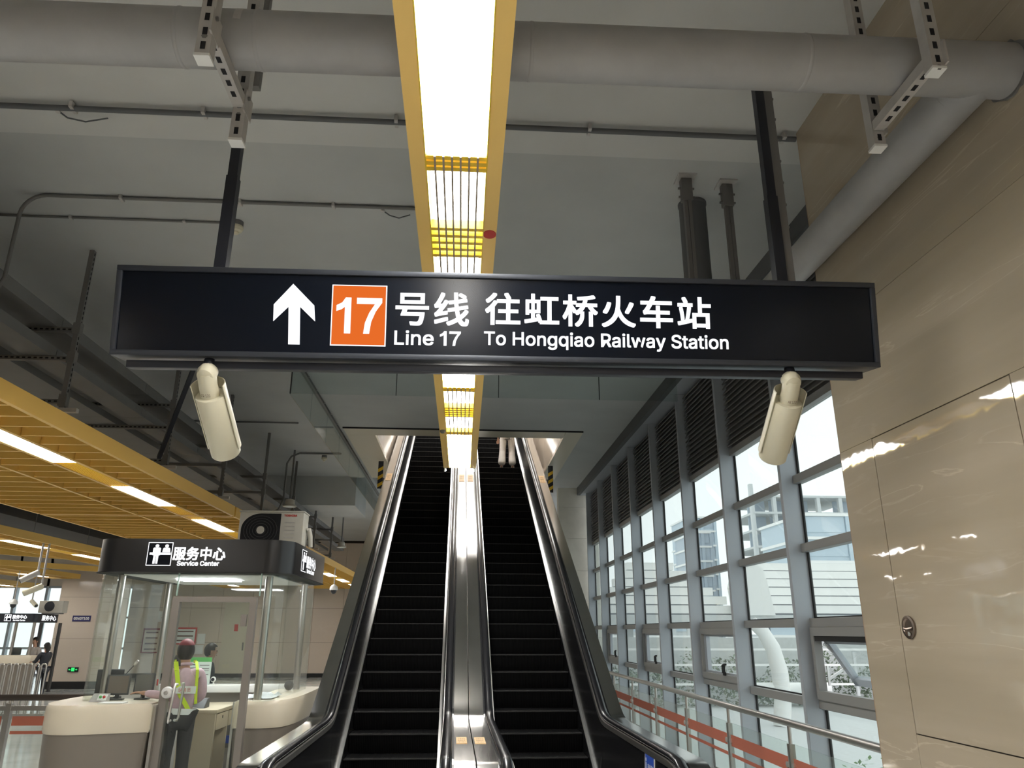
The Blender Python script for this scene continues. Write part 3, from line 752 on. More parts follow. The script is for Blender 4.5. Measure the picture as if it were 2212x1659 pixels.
for lab, q in (('loose cable tail hanging from the near ceiling conduit at the left', [(-2.95, 4.66, 5.262), (-2.90, 4.70, 5.235), (-2.78, 4.72, 5.222), (-2.62, 4.70, 5.245)]), ('loose cable tail hanging from the far ceiling conduit by the light trough', [(-.78, 5.9, 5.29), (-.72, 5.93, 5.262), (-.64, 5.95, 5.25), (-.54, 5.93, 5.275)])):
    t = thing('cable_tail', lab, 'cable', q[0])
    MB().tube(q, .006, 6).build('cable', M['ceil_dark'], t, smooth=.8)
    MB().lathe((q[0][0], q[0][1], q[0][2] - .012), [(.018, 0), (.018, .02)], 10).build('cable_gland', M['galv'], t, smooth=.6)
def detector(label, x, y, m=None):
    t = thing('smoke_detector', label, 'smoke detector', (x, y, 5.2))
    MB().lathe((x, y, 5.3), [(.055, 0), (.055, -.05), (.058, -.052)], 20).build('mount', M['galv_dark'], t, smooth=.6)
    MB().lathe((x, y, 5.25), [(.058, 0), (.062, -.02), (.05, -.045), (.026, -.055), (.026, -.07), (.018, -.078)], 20).build('detector_head', M['cam_cream'], t, smooth=.6)
detector('cream smoke detector on the ceiling behind the left sign post', -2.13, 6.2)
detector('distant cream smoke detector on the ceiling left of the glass curtain', -3.0, 15.9)

# ================================================================== GLASS SMOKE CURTAIN
sc = thing('smoke_curtain', 'hanging frameless glass smoke curtain wrapping the escalator opening', 'glass curtain', (0, 9.7, 4.75))
xs = [-2.35, -.951, .43, 1.811, 2.9]
for a, b in zip(xs[:-1], xs[1:]): bx('glass_panel', M['glass_smoke'], sc, a + .004, b - .004, 9.70, 9.712, 4.755, 5.29)
for x in xs[1:-1]: bx('panel_joint', M['gasket'], sc, x - .004, x + .004, 9.698, 9.714, 4.755, 5.29)
bx('edge_trim', M['gasket'], sc, -2.356, -2.344, 9.69, 9.715, 4.75, 5.29)
for i in range(8):
    y0 = 9.72 + 1.36 * i
    bx('glass_panel', M['glass_smoke'], sc, -2.356, -2.344, y0 + .004, y0 + 1.356, 4.74, 5.29)
bx('ceiling_track', M['galv_dark'], sc, -2.38, -2.32, 9.7, 20.7, 5.255, 5.298)
bx('ceiling_track', M['galv_dark'], sc, -2.35, 2.9, 9.69, 9.72, 5.275, 5.298)
for i in range(16): cyl('bolt', M['galv'], sc, (-2.318, 9.9 + .66 * i, 5.275), (-2.30, 9.9 + .66 * i, 5.275), .012, 6)

# ================================================================== CABLE TRAYS
HY = [4.3, 6.85, 9.36, 11.6, 14.0, 16.5, 19.1, 21.6]
where = ['off to the left, first', 'nearest', 'second', 'third', 'fourth', 'fifth', 'sixth', 'farthest']
for i, y in enumerate(HY):
    t = thing('tray_hanger', 'slotted cable tray hanger, %s in the row left of the sign' % where[i], 'tray hanger', (-3.7, y, 3.65), group='cable tray hangers')
    st = 'x' if i < 4 else None
    strut('post', t, (-3.7, y, 3.66), (-3.7, y, 5.29), .045, st, M['galv_dark'])
    strut('post', t, (-5.3, y, 3.66), (-5.3, y, 5.29), .045, None, M['galv_dark'])
    for z in (4.45, 4.16, 3.74):
        strut('arm', t, (-5.3, y, z), (-3.7, y, z), .042, 'y' if i < 3 else None, M['galv_dark'])
        bx('corner_bracket', M['galv_dark'], t, -3.735, -3.665, y - .03, y + .03, z - .045, z + .07)
    bx('foot', M['galv'], t, -3.74, -3.56, y - .025, y + .025, 3.64, 3.68)
for i, (x0, x1, z0, h, lab) in enumerate(((-4.24, -3.88, 4.475, .12, 'wide grey cable tray on the top arms, nearest the sign'),
                                     (-4.72, -4.36, 4.475, .10, 'grey cable tray on the top arms, second from the sign'),
                                     (-5.22, -4.92, 4.475, .09, 'grey cable tray on the top arms, farthest from the sign'),
                                     (-4.14, -3.88, 4.185, .10, 'grey cable tray on the middle arms, nearest the sign'),
                                     (-4.75, -4.35, 4.185, .08, 'grey cable tray on the middle arms, farther from the sign'))):
    t = thing('cable_tray', lab, 'cable tray', ((x0 + x1) / 2, 8, z0), group='cable trays')
    for y in [-3 + 2.0 * k for k in range(14)]:
        bx('tray_section', M['tray'], t, x0, x1, y + .003, y + 1.997, z0, z0 + h)
        if i != 4: bx('joint_plate', M['galv_dark'], t, x1, x1 + .004, y + 1.9, y + 2.1, z0 + .02, z0 + h - .02)
props(MB().bar((-2.95, 8.0, 4.75), (-3.68, 9.1, 3.72), .045, .045).build('brace', M['black'], None), 'black diagonal brace beside the second tray hanger', 'brace')

# ================================================================== YELLOW SLATTED CEILING RAFTS
ZR = 3.30
def raft(label, xs, strip, y0, y1, phase, dy=.31, hollow=None):
    t = thing('ceiling_raft', label, 'slatted ceiling', ((xs[0] + xs[-1]) / 2, (y0 + y1) / 2, ZR), group='yellow slatted ceiling rafts')
    for x in xs: bx('beam', M['yellow'], t, x - .02, x + .02, y0, y1, ZR, ZR + .14)
    for y in (y0, y1): bx('end_beam', M['yellow'], t, xs[0] + .02, xs[-1] - .02, y - .02, y + .02, ZR, ZR + .14)
    cells = list(zip(xs[:-1], xs[1:]))
    for a, b in cells:
        if strip and abs((a + b) / 2 - strip) < .1: continue
        me = MB().box(a + .021, b - .021, -.014, .014, 0, .10).mesh('slat', M['yellow'])
        n = int((y1 - y0 - .1) / dy)
        for k in range(n): put(me, 'slat', None, t, (0, y0 + .18 + dy * k, ZR + .01))
    if strip:
        a = strip - .115; b = strip + .115
        y = phase; k = 0
        while y < y1 - .3:
            ln = 1.40 if k % 2 == 0 else 1.30
            e = min(y + ln, y1 - .03)
            if e > y0 + .1:
                s0 = max(y, y0 + .03)
                if k % 2 == 0: bx('light_panel', M['led_far'], t, a, b, s0, e - .004, ZR + .004, ZR + .012)
                else:
                    bx('glow_backing', M['glow_yellow'], t, a + .01, b - .01, s0 + .02, e - .02, ZR + .040, ZR + .045)  # glowing sheet imitates the lit yellow inside of the grille
                    n = 9
                    for q in range(n):
                        xx = a + (b - a) * (q + .5) / n
                        bx('grille_slat', M['yellow_bar'], t, xx - .005, xx + .005, s0, e, ZR + .004, ZR + .030)
            y += ln; k += 1
    if strip: bx('strip_light_shield', M['galv_dark'], t, strip - .125, strip + .125, y0 + .02, y1 - .02, ZR + .10, ZR + .16)  # unseen cover added so the panels do not light the slab above
    for y in [y0 + .6 + 2.4 * k for k in range(int((y1 - y0) / 2.4))]:
        for x in (xs[0],): cyl('suspension_rod', M['galv_dark'], t, (x, y, ZR + .14), (x, y, 5.28), .006, 6)
    return t
LY = [8.77 - 2.7 * k for k in range(5)][-1]
raft('yellow slatted ceiling raft above the left edge, nearest the viewer', [-5.97, -4.63, -4.04, -3.77, -3.30], -3.905, -4.0, 11.0, LY)
raft('yellow slatted ceiling raft behind and above the service booth', [-5.97, -4.63, -4.04, -3.77, -3.30], -3.905, 11.06, 30.6, 8.77)
raft('second yellow slatted raft farther left across the open gap', [-9.15, -8.5, -8.23, -7.85], -8.365, 9.0, 30.6, 9.1)
raft('third yellow slatted raft at the far left of the hall', [-13.6, -13.0, -12.73, -12.2], -12.865, 9.0, 25.5, 9.9)
raft('fourth yellow slatted raft in the far left corner', [-17.6, -17.0, -16.73, -16.2], -16.865, 9.0, 31.0, 9.9)
for (p0, p1, lab) in (((-12.2, 14.2, 3.37), (-9.15, 18.4, 3.37), 'diagonal yellow beam linking the far left rafts, nearer one'), ((-12.2, 19.5, 3.37), (-9.15, 23.7, 3.37), 'diagonal yellow beam linking the far left rafts, farther one'),
                      ((-16.2, 17.0, 3.37), (-13.6, 14.0, 3.37), 'diagonal yellow beam between the two leftmost rafts')):
    t = thing('raft_beam', lab, 'beam', p0)
    MB().bar(p0, p1, .05, .14).build('beam', M['yellow'], t)
    cyl('suspension_rod', M['galv_dark'], t, (p0[0], p0[1] + .1, 3.4), (p0[0], p0[1] + .1, 5.28), .006, 6)
# big dark duct behind the gap, hung from rows of struts
M['duct'] = mat('dark_duct', (.035, .034, .033), .7)
props(bx('overhead_box', M['duct'], None, -7.4, -6.5, 8, 31, 3.9, 4.3, bevel=.02), 'long dark grey air duct above the gap between yellow rafts', 'duct')
props(bx('overhead_box', M['duct'], None, -11.9, -9.4, 8, 25, 4.0, 4.5, bevel=.02), 'added wide dark box masking the bright ceiling over the far left rafts', 'duct')  # dark box added to cover the brightly lit slab above
for i in range(9):
    y = 9.5 + 2.3 * i
    t = thing('duct_hanger', 'strut frame hanging the dark air duct, number %s from the viewer' % ['one', 'two', 'three', 'four', 'five', 'six', 'seven', 'eight', 'nine'][i], 'duct hanger', (-6.95, y, 3.85), group='air duct hangers')
    for x in (-7.45, -6.45): bx('upright', M['duct'], t, x - .025, x + .025, y - .025, y + .025, 3.84, 5.29)
    bx('cross_arm', M['duct'], t, -7.42, -6.48, y - .025, y + .025, 3.84, 3.89)

# ================================================================== ESCALATORS
def nose(y): return .44 + .577 * (y - 9.0)
def esc_path(kind):
    """polyline (y, z): 'skirt' nosing line, 'deck' top of balustrade"""
    if kind == 'skirt':
        p = [(5.6, .0), (7.6, .0), (7.85, .008), (8.1, .035), (8.35, .095), (8.6, .212)]
        p += [(y, nose(y)) for y in (9, 11, 13, 15, 17, 19, 21)] + [(22, 7.45), (22.6, 7.62), (23.2, 7.68), (25, 7.68)]
        return p
    p = [(5.62, .30), (5.56, .42), (5.54, .55), (5.57, .68), (5.66, .79), (5.80, .855), (5.95, .87), (7.6, .87), (8.1, .87), (8.25, .871), (8.38, .876), (8.5, .889), (8.6, .913), (8.7, .959), (8.82, 1.026), (8.95, 1.101)]
    p += [(y, nose(y) + .69) for y in (9.1, 9.5, 11, 13, 15, 17, 19, 21)] + [(22, 8.17), (22.6, 8.34), (23.2, 8.4), (25, 8.4)]
    return p
def lerp_path(p, y):
    p = [q for q in p if q[0] >= 5.8] if p[0][0] == 5.62 else p
    for a, b in zip(p[:-1], p[1:]):
        if a[0] <= y <= b[0]: return a[1] + (b[1] - a[1]) * (y - a[0]) / (b[0] - a[0])
    return p[0][1] if y < p[0][0] else p[-1][1]
st_mb = MB()
st_mb.box(-.5, .5, 0, .40, -.03, 0)                      # tread
ridges = MB()
step_me = st_mb.mesh('tread')
def groove_mat():
    m = bpy.data.materials.new('grooved_black_step'); m.use_nodes = True; nt = m.node_tree; b = nt.nodes['Principled BSDF']
    b.inputs['Roughness'].default_value = .5; b.inputs['Specular IOR Level'].default_value = .18
    tc = nt.nodes.new('ShaderNodeTexCoord'); wv = nt.nodes.new('ShaderNodeTexWave'); wv.inputs['Scale'].default_value = 16; wv.bands_direction = 'X'
    nt.links.new(tc.outputs['Object'], wv.inputs['Vector'])
    cr = nt.nodes.new('ShaderNodeMix'); cr.data_type = 'RGBA'; cr.inputs[6].default_value = (.002, .002, .0025, 1); cr.inputs[7].default_value = (.009, .009, .009, 1)
    nt.links.new(wv.outputs['Fac'], cr.inputs[0]); nt.links.new(cr.outputs[2], b.inputs['Base Color'])
    bp = nt.nodes.new('ShaderNodeBump'); bp.inputs['Strength'].default_value = .5; bp.inputs['Distance'].default_value = .006
    nt.links.new(wv.outputs['Fac'], bp.inputs['Height']); nt.links.new(bp.outputs['Normal'], b.inputs['Normal'])
    return m
M['groove'] = groove_mat()
def step_mesh():
    mb = MB(); prof = [(0, -.012), (.006, 0), (.36, 0), (.36, -.03), (.03, -.03)]
    # curved riser below the nosing
    for k in range(6):
        a = k / 5; prof.append((.012 + .055 * a * a, -.03 - .175 * a))
    out = [(0, -.012), (.006, 0), (.36, 0), (.36, -.025), (.075, -.205), (.062, -.205), (.040, -.15), (.022, -.09), (.010, -.04)]
    mb.prism(out, 'X', -.497, .497)
    return mb.mesh('step', M['groove'])
STEP = step_mesh()
EDGE = MB().box(-.497, .497, -.001, .010, -.010, .0015).mesh('nosing_edge', mat('worn_step_edge', (.02, .02, .0195), .6))
def escalator(label, cx, outer):
    """outer: +1 right side free, -1 left side free"""
    root_m = T(cx, 9, 0) @ RZ(.011) @ T(0, -9, 0)
    with frame(root_m):
        t = thing('escalator', label, 'escalator', (0, 6, 0), group='pair of escalators')
        bx('landing_plate', M['steel'], t, -.8, .8, 4.9, 6.9, .001, .02)
        bx('truss', M['ceil_dark'], t, -.78, .78, 6.9, 7.6, -.15, -.05)
        tr = MB(); sp = esc_path('skirt')
        tr.sweep([(0, y, z - .62 if y > 8.5 else z - .3) for y, z in sp if y > 7.5], [(-.80, -.05), (.80, -.05), (.80, 0), (-.80, 0)])
        tr.build('truss_soffit', M['steel'], t)
        k = -3
        while True:
            y = 9 + .35 * k; z = nose(y)
            if k < -1: z = max(.0, z)
            if y > 22.3: break
            s = put(STEP, 'step', None, t, (0, y, z)); put(EDGE, 'nosing_edge', None, s, (0, y, z))
            k += 1
        dp = esc_path('deck')
        for s in (-1, 1):
            side = (1, 0, 0)
            # bright skirt guard along the steps
            sk = MB(); sk.sweep([(s * .515, y, z) for y, z in sp], [(-.012, -.22), (.012, -.22), (.012, .05), (-.012, .05)])
            sk.build('skirt_panel', M['balu'], t)
            gd = MB(); gd.sweep([(s * .522, y, z) for y, z in sp], [(-.016, .045), (.016, .045), (.016, .066), (-.016, .066)])
            gd.build('skirt_guard', M['steel_hi'], t)
            # dark balustrade
            bl = MB(); vs = []; fs = []
            ys = [5.60, 5.7, 5.85, 6.2, 6.8, 7.4, 7.8, 8.05, 8.3, 8.5, 8.7, 8.9] + [9.2 + .5 * i for i in range(32)]
            for y in ys:
                zt = lerp_path(dp, y) if y > 5.8 else {5.60: .70, 5.7: .78, 5.85: .85}.get(y, .8)
                zb = lerp_path(sp, y)
                vs += [(s * .530, y, zb + .055), (s * .572, y, zt - .045)]
            for i in range(len(ys) - 1): fs.append((2 * i, 2 * i + 1, 2 * i + 3, 2 * i + 2))
            bl.add(vs, fs); bo = bl.build('balustrade_panel', M['balu'], t)
            for y in (6.35, 6.8, 7.4, 8.5):
                zt, zb = lerp_path(dp, y), lerp_path(sp, y)
                j = MB(); j.add([(s * .528, y, zb + .07), (s * .528, y + .006, zb + .07), (s * .568, y + .006, zt - .14), (s * .568, y, zt - .14)], [(0, 1, 2, 3), (3, 2, 1, 0)])
                j.build('panel_joint', M['galv_dark'], bo)
            # handrail guide (bright line), handrail, stainless deck
            pth = [(s * .60, y, z) for y, z in dp]
            gu = MB(); gu.sweep([(s * .572, y, z) for y, z in dp], [(-.010, -.055), (.012, -.055), (.012, -.012), (-.010, -.012)]); gu.build('handrail_guide', M['steel'], t, smooth=.5)
            hr = MB(); prof = [(.042 * math.cos(a), .002 + .026 * math.sin(a)) for a in [2 * math.pi * i / 14 for i in range(14)]]
            hr.sweep([(s * .612, y, z + .012) for y, z in dp], prof); hr.build('handrail', M['rubber'], t, smooth=.9)
            dk = MB(); x0, x1 = (.655, .822)
            a, b = (x0, x1) if s > 0 else (-x1, -x0)
            dk.sweep([((0), y, z) for y, z in dp], [(a, -.03), (b, -.03), (b, .0), (a, .0)]); dk.build('outer_deck', M['deck'], t, smooth=.5)
            l2 = MB(); l2.sweep([(s * .663, y, z) for y, z in dp], [(-.008, .0), (.008, .0), (.008, .010), (-.008, .010)]); l2.build('deck_lip', M['balu'], t)
            if s == outer:
                cl = MB(); vs = []; fs = []
                for y in ys:
                    zt = lerp_path(dp, y) if y > 5.8 else .6
                    vs += [(s * .821, y, max(lerp_path(sp, y) - .75, 0.0)), (s * .821, y, zt - .02)]
                for i in range(len(ys) - 1): fs.append((2 * i, 2 * i + 1, 2 * i + 3, 2 * i + 2))
                cl.add(vs, fs); cl.build('outer_cladding', M['steel'], t)
        # end caps of the balustrade at the newel
        return t
ELX, ERX = -.737, .917
esc_l = escalator('left escalator of the pair, black steps and stainless decks', ELX, -1)
esc_r = escalator('right escalator of the pair, next to the glazed wall', ERX, 1)
# notice stickers on the decks
def deck_sticker(label, ex, lx, y, w=.105, h=.19, flat=False):
    with frame(T(ex, 9, 0) @ RZ(.011) @ T(0, -9, 0)):
        z = lerp_path(esc_path('deck'), y); z2 = lerp_path(esc_path('deck'), y + .05)
        up = Vector((0, .05, z2 - z)).normalized(); N = Vector((1, 0, 0)).cross(up)
        t = thing('deck_sticker', label, 'sticker', (lx, y, z), group='tan notice stickers on the escalator decks')
        plate('sticker', M['tan'], t, rect(-w / 2, w / 2, 0, h), (lx, y, z), (1, 0, 0), up, off=.004, thick=.003)
        for k, txt in enumerate(('注意安全', '紧握扶手', '小心')):
            lettering('sticker_text', txt, M['ink'], t, -w * .36, w * .36, h * (.62 - .25 * k), h * (.62 - .25 * k) + h * .16, (lx, y, z), (1, 0, 0), up, off=.005)
deck_sticker('tan notice sticker low on the centre deck, left one', ELX, .735, 6.78, .09, .38)
deck_sticker('tan notice sticker low on the centre deck, right one', ERX, -.765, 6.78, .09, .38)
deck_sticker('tan notice sticker high on the centre deck, left one', ELX, .74, 15.05, .11, .42)
deck_sticker('tan notice sticker high on the centre deck, right one', ERX, -.74, 15.05, .11, .42)
deck_sticker('tan notice sticker on the far left escalator deck', ELX, -.74, 15.05, .11, .42)
deck_sticker('tan notice sticker on the far right escalator deck', ERX, .74, 15.05, .11, .42)
# blue and white safety notice on the right balustrade
with frame(T(ERX, 9, 0) @ RZ(.011) @ T(0, -9, 0)):
    t = thing('safety_notice', 'blue and white safety notice on the right escalator side panel', 'notice', (.55, 6.2, .5))
    O, R, Un = (.5490, 6.64, .402), (0, -1, 0), Vector((.0545, 0, 1)).normalized()
    plate('notice_plate', M['paper'], t, rect(0, .30, .0, .42), O, R, Un, off=.005, thick=.004)
    hd_ = plate('blue_header', M['blue'], t, rect(.012, .288, .22, .41), O, R, Un, off=.006, thick=.001)
    lettering('header_text', '安全须知', M['paper'], hd_, .10, .27, .30, .35, O, R, Un, off=.0068)
    lettering('header_icon', 'i', M['paper'], hd_, .035, .06, .25, .385, O, R, Un, off=.0068, bold=.004)
    for i, (a, b) in enumerate(((.03, .125), (.16, .125), (.03, .02), (.16, .02))):
        rr = plate('red_ring', M['red'], t, disc(a + .04, b + .04, .038, .038), O, R, Un, off=.006, thick=.001)
        plate('ring_centre', M['paper'], rr, disc(a + .04, b + .04, .027, .027), O, R, Un, off=.0068, thick=.0005)
        plate('ring_symbol', M['gasket'], rr, rect(a + .034, a + .046, b + .022, b + .058), O, R, Un, off=.0074, thick=.0005)
# black and yellow head guards hanging at the opening
def head_guard(label, x, y):
    t = thing('head_guard', label, 'warning board', (x, y, 4.55), group='striped head guards')
    bx('board', M['black'], t, x - .055, x + .055, y, y + .02, 4.66, 5.26)
    for k in range(3):
        z = 4.68 + .165 * k
        plate('yellow_stripe', M['hazard_y'], t, [(-.055, z - 4.42), (.055, z - 4.42 + .07), (.055, z - 4.42 + .145), (-.055, z - 4.42 + .075)], (x, y, 4.42), off=.003)
head_guard('yellow and black striped head guard left of the escalators', -1.83, 16.2)
head_guard('yellow and black striped head guard right of the escalators', 1.90, 16.4)

# ================================================================== RAILINGS
rl = thing('glass_railing', 'stainless railing with glass panels and red stripes along the window', 'railing', (2.55, 10, 0))
MB().tube([(2.55, 4.4, 1.08), (2.55, 19.2, 1.08)], .028, 16).build('handrail', M['steel'], rl, smooth=.7)
py = [4.80 + 1.405 * k for k in range(11)]
for y in py:
    bx('post', M['steel'], rl, 2.53, 2.57, y - .03, y - .008, 0, .93)
    bx('post', M['steel'], rl, 2.53, 2.57, y + .008, y + .03, 0, .93)
    cyl('post_neck', M['steel'], rl, (2.55, y, .90), (2.55, y, 1.06), .015, 10)
    for d in (-1, 1):
        MB().tube([(2.525, y + d * .055, .78), (2.575, y + d * .055, .78)], .022, 12).build('glass_clamp', M['steel_hi'], rl, smooth=.6)
for a, b in zip(py[:-1], py[1:]):
    gp = bx('glass_panel', M['glass_green'], rl, 2.544, 2.556, a + .045, b - .045, .08, .935)
    bx('red_stripe', M['red_film'], gp, 2.5405, 2.5425, a + .048, b - .048, .735, .835)
    bx('red_stripe', M['red_film'], gp, 2.5405, 2.5425, a + .048, b - .048, .645, .675)
# railing beside the booth on the left
r2 = thing('glass_railing', 'dark topped glass railing with red stripe left of the booth', 'railing', (-6, 9.8, 0))
MB().tube([(-9.5, 9.8, 1.0), (-4.3, 9.8, 1.0)], .035, 14).build('handrail', mat('dark_bronze_rail', (.08, .065, .055), .35, .6), r2, smooth=.7)
for x in (-8.6, -6.9, -5.22, -4.42):
    bx('post', M['steel'], r2, x - .03, x + .03, 9.77, 9.83, 0, .94)
    cyl('post_neck', M['steel'], r2, (x, 9.8, .93), (x, 9.8, .985), .012, 8)
for a, b in ((-8.57, -6.93), (-6.87, -5.25), (-5.19, -4.45)):
    bx('top_channel', M['steel'], r2, a, b, 9.78, 9.82, .86, .91)
    gp = bx('glass_panel', M['glass_green'], r2, a + .02, b - .02, 9.795, 9.805, .06, .86)
    bx('red_stripe', M['red_film'], gp, a + .03, b - .03, 9.792, 9.794, .70, .80)
    bx('red_stripe', M['red_film'], gp, a + .03, b - .03, 9.792, 9.794, .61, .645)
# hooped steel barrier farther back
hb = thing('hoop_barrier', 'stainless queue barrier of upright hoops left of the column', 'barrier', (-9.8, 17.5, 0))
hoop = MB().tube([(-.05, 0, .1), (-.05, 0, 1.02)] + [(-.05 * math.cos(a), 0, 1.02 + .05 * math.sin(a)) for a in [math.pi * k / 8 for k in range(1, 8)]] + [(.05, 0, 1.02), (.05, 0, .1)], .016, 8).mesh('hoop', M['steel'], smooth=.8)
for i in range(30): put(hoop, 'hoop', None, hb, (-12.9 + .142 * i, 17.5, 0))
bx('base_rail', M['steel'], hb, -13.2, -8.6, 17.45, 17.55, 0, .10)
bx('mid_rail', M['steel'], hb, -13.2, -8.6, 17.48, 17.52, .42, .47)

# ================================================================== SERVICE BOOTH
def rrect(x0, x1, y0, y1, r, n=8):
    out = []
    for cx, cy, a0 in ((x1 - r, y0 + r, -math.pi / 2), (x1 - r, y1 - r, 0), (x0 + r, y1 - r, math.pi / 2), (x0 + r, y0 + r, math.pi)):
        for k in range(n + 1):
            a = a0 + math.pi / 2 * k / n; out.append((cx + r * math.cos(a), cy + r * math.sin(a)))
    return out
def smooth_closed(pts, n=4):
    out = []; N = len(pts)
    for i in range(N):
        p0, p1, p2, p3 = (Vector(pts[(i + k - 1) % N]).to_2d() for k in range(4))
        for k in range(n):
            t = k / n
            out.append(tuple(.5 * ((2 * p1) + (-p0 + p2) * t + (2 * p0 - 5 * p1 + 4 * p2 - p3) * t * t + (-p0 + 3 * p1 - 3 * p2 + p3) * t ** 3)))
    return out
def offset_c(pts, s, c):
    return [(c[0] + (p[0] - c[0]) * s, c[1] + (p[1] - c[1]) * s) for p in pts]
BT = thing('service_booth', 'glass walled service booth with curved black canopy reading Service Center', 'booth', (-2.95, 9.6, 0))
# canopy
cp = MB().prism(rrect(-3.97, -1.87, 8.45, 10.78, .28), 'Z', 2.34, 2.69).build('canopy', mat('canopy_black', (.016, .016, .017), .28), BT, smooth=.5)
MB().prism(rrect(-3.98, -1.86, 8.44, 10.79, .285), 'Z', 2.335, 2.345).build('canopy_trim', M['gasket'], cp, smooth=.5)
bx('ceiling_panel', M['white'], BT, -3.7, -2.1, 8.7, 10.6, 2.325, 2.334)
bx('light_panel', emis('booth_light', (.95, .98, 1), 11), BT, -3.35, -2.68, 9.3, 9.6, 2.31, 2.325)
O = (0, 8.45, 0)
W_ = M['lit_white']
def counter_icon(par, x0, x1, z0, z1, origin, right, th=.008):
    ic = plate('counter_icon', W_, par, rect(x0, x1, z0, z1), origin, right, off=.003)
    w, h = x1 - x0, z1 - z0
    plate('icon_field', M['signface'], ic, rect(x0 + th, x1 - th, z0 + th, z1 - th), origin, right, off=.0045)
    P_ = lambda u, v: (x0 + w * u, z0 + h * v)
    plate('icon_head', W_, ic, disc(*P_(.37, .84), w * .075, h * .07), origin, right, off=.006)
    plate('icon_body', W_, ic, [P_(*q) for q in ((.22, .74), (.27, .77), (.48, .77), (.53, .74), (.52, .44), (.47, .44), (.46, .08), (.38, .08), (.375, .40), (.36, .40), (.35, .08), (.26, .08), (.27, .44), (.22, .44))], origin, right, off=.006)
    plate('icon_head', W_, ic, disc(*P_(.76, .84), w * .075, h * .07), origin, right, off=.006)
    plate('icon_clerk', W_, ic, [P_(*q) for q in ((.60, .58), (.62, .74), (.68, .77), (.84, .77), (.90, .74), (.92, .58))], origin, right, off=.006)
    plate('icon_counter', W_, ic, [P_(*q) for q in ((.10, .46), (.95, .46), (.95, .56), (.10, .56))], origin, right, off=.0057)
    return ic
counter_icon(cp, -3.385, -3.125, 2.405, 2.652, O, (1, 0, 0))
lettering('chinese_title', '服务中心', W_, cp, -3.115, -2.56, 2.463, 2.606, O, bold=.0045, off=.004, spacing=1.05)
lettering('english_title', 'Service Center', W_, cp, -3.06, -2.617, 2.405, 2.458, O, bold=.0025, off=.004)
Os, Rs = (-1.87, 0, 0), (0, 1, 0)
counter_icon(cp, 9.05, 9.31, 2.405, 2.652, Os, Rs)
lettering('chinese_title', '服务中心', W_, cp, 9.33, 9.90, 2.463, 2.606, Os, Rs, bold=.0045, off=.004, spacing=1.05)
lettering('english_title', 'Service Center', W_, cp, 9.38, 9.84, 2.405, 2.458, Os, Rs, bold=.0025, off=.004)
# counters
def counter(name, outline, c):
    t = thing(name, {'service_counter': 'cream topped curved counter left of the booth door', 'side_counter': 'cream topped curved counter right of the booth door by the escalator'}[name], 'counter', (c[0], c[1], 0))
    ring = smooth_closed(outline, 5)
    mb = MB(); lay = [(.78, .985), (.81, 1.0), (1.0, .998), (1.03, .985), (1.045, .965)]
    n = len(ring); base = 0
    for z, s in lay: mb.v += [(p[0], p[1], z) for p in offset_c(ring, s, c)]
    for i in range(len(lay) - 1):
        for k in range(n): mb.f.append((i * n + k, i * n + (k + 1) % n, (i + 1) * n + (k + 1) % n, (i + 1) * n + k))
    mb.f.append(tuple(reversed(range(n)))); mb.f.append(tuple((len(lay) - 1) * n + k for k in range(n)))
    mb.build('counter_top', M['counter'], t, smooth=.6)
    b = MB(); lay = [(0, .90), (.778, .968)]
    for z, s in lay: b.v += [(p[0], p[1], z) for p in offset_c(ring, s, c)]
    for k in range(n): b.f.append((k, (k + 1) % n, n + (k + 1) % n, n + k))
    b.f.append(tuple(range(n, 2 * n)))
    b.build('base_panel', M['taupe'], t, smooth=.6)
    return t
cl = counter('service_counter', [(-3.09, 8.42), (-3.12, 8.42), (-3.5, 8.30), (-3.8, 8.22), (-4.02, 8.28), (-4.17, 8.50), (-4.23, 8.85), (-4.24, 9.35), (-4.15, 9.5), (-3.95, 9.5), (-3.85, 9.2), (-3.6, 9.05), (-3.12, 9.05), (-3.09, 9.03)], (-3.75, 8.75))
cr = counter('side_counter', [(-2.36, 8.70), (-2.33, 8.70), (-2.1, 8.68), (-1.92, 8.76), (-1.83, 9.0), (-1.80, 9.5), (-1.82, 10.6), (-1.9, 10.9), (-2.2, 10.9), (-2.3, 10.6), (-2.3, 9.4), (-2.33, 9.2), (-2.36, 9.18)], (-2.05, 9.6))
bx('steel_edge', M['steel'], cl, -3.09, -3.06, 8.43, 9.0, .02, 1.03)
bx('steel_edge', M['steel'], cr, -2.385, -2.36, 8.72, 9.15, .02, 1.03)
# glazing
gl = M['glass_booth'] = glass('booth_glass', (.965, .988, .975), 1.0, 0, .012)
bx('glass_pane', gl, BT, -3.72, -3.07, 8.615, 8.627, 1.04, 2.335)
bx('glass_pane', gl, BT, -3.06, -2.19, 8.52, 8.53, 2.10, 2.335)
def curved_pane(c, r, a0, a1, z0=1.04, z1=2.335, n=8):
    mb = MB(); pr = []
    for i in range(n + 1): a = a0 + (a1 - a0) * i / n; pr.append((c[0] + r * math.cos(a), c[1] + r * math.sin(a)))
    for i in range(n, -1, -1): a = a0 + (a1 - a0) * i / n; pr.append((c[0] + (r - .01) * math.cos(a), c[1] + (r - .01) * math.sin(a)))
    mb.prism(pr, 'Z', z0, z1); mb.build('curved_glass', gl, BT, smooth=.5)
curved_pane((-3.72, 8.867), .25, math.pi, 1.5 * math.pi)
curved_pane((-2.17, 8.87), .22, -math.pi / 2, 0)
bx('glass_pane', gl, BT, -1.962, -1.95, 8.87, 10.35, 1.04, 2.335)
curved_pane((-2.17, 10.35), .22, 0, math.pi / 2)
bx('glass_pane', gl, BT, -3.97, -3.958, 8.87, 10.57, 1.04, 2.335)
bx('glass_pane', gl, BT, -3.95, -2.17, 10.56, 10.57, 1.10, 2.335)
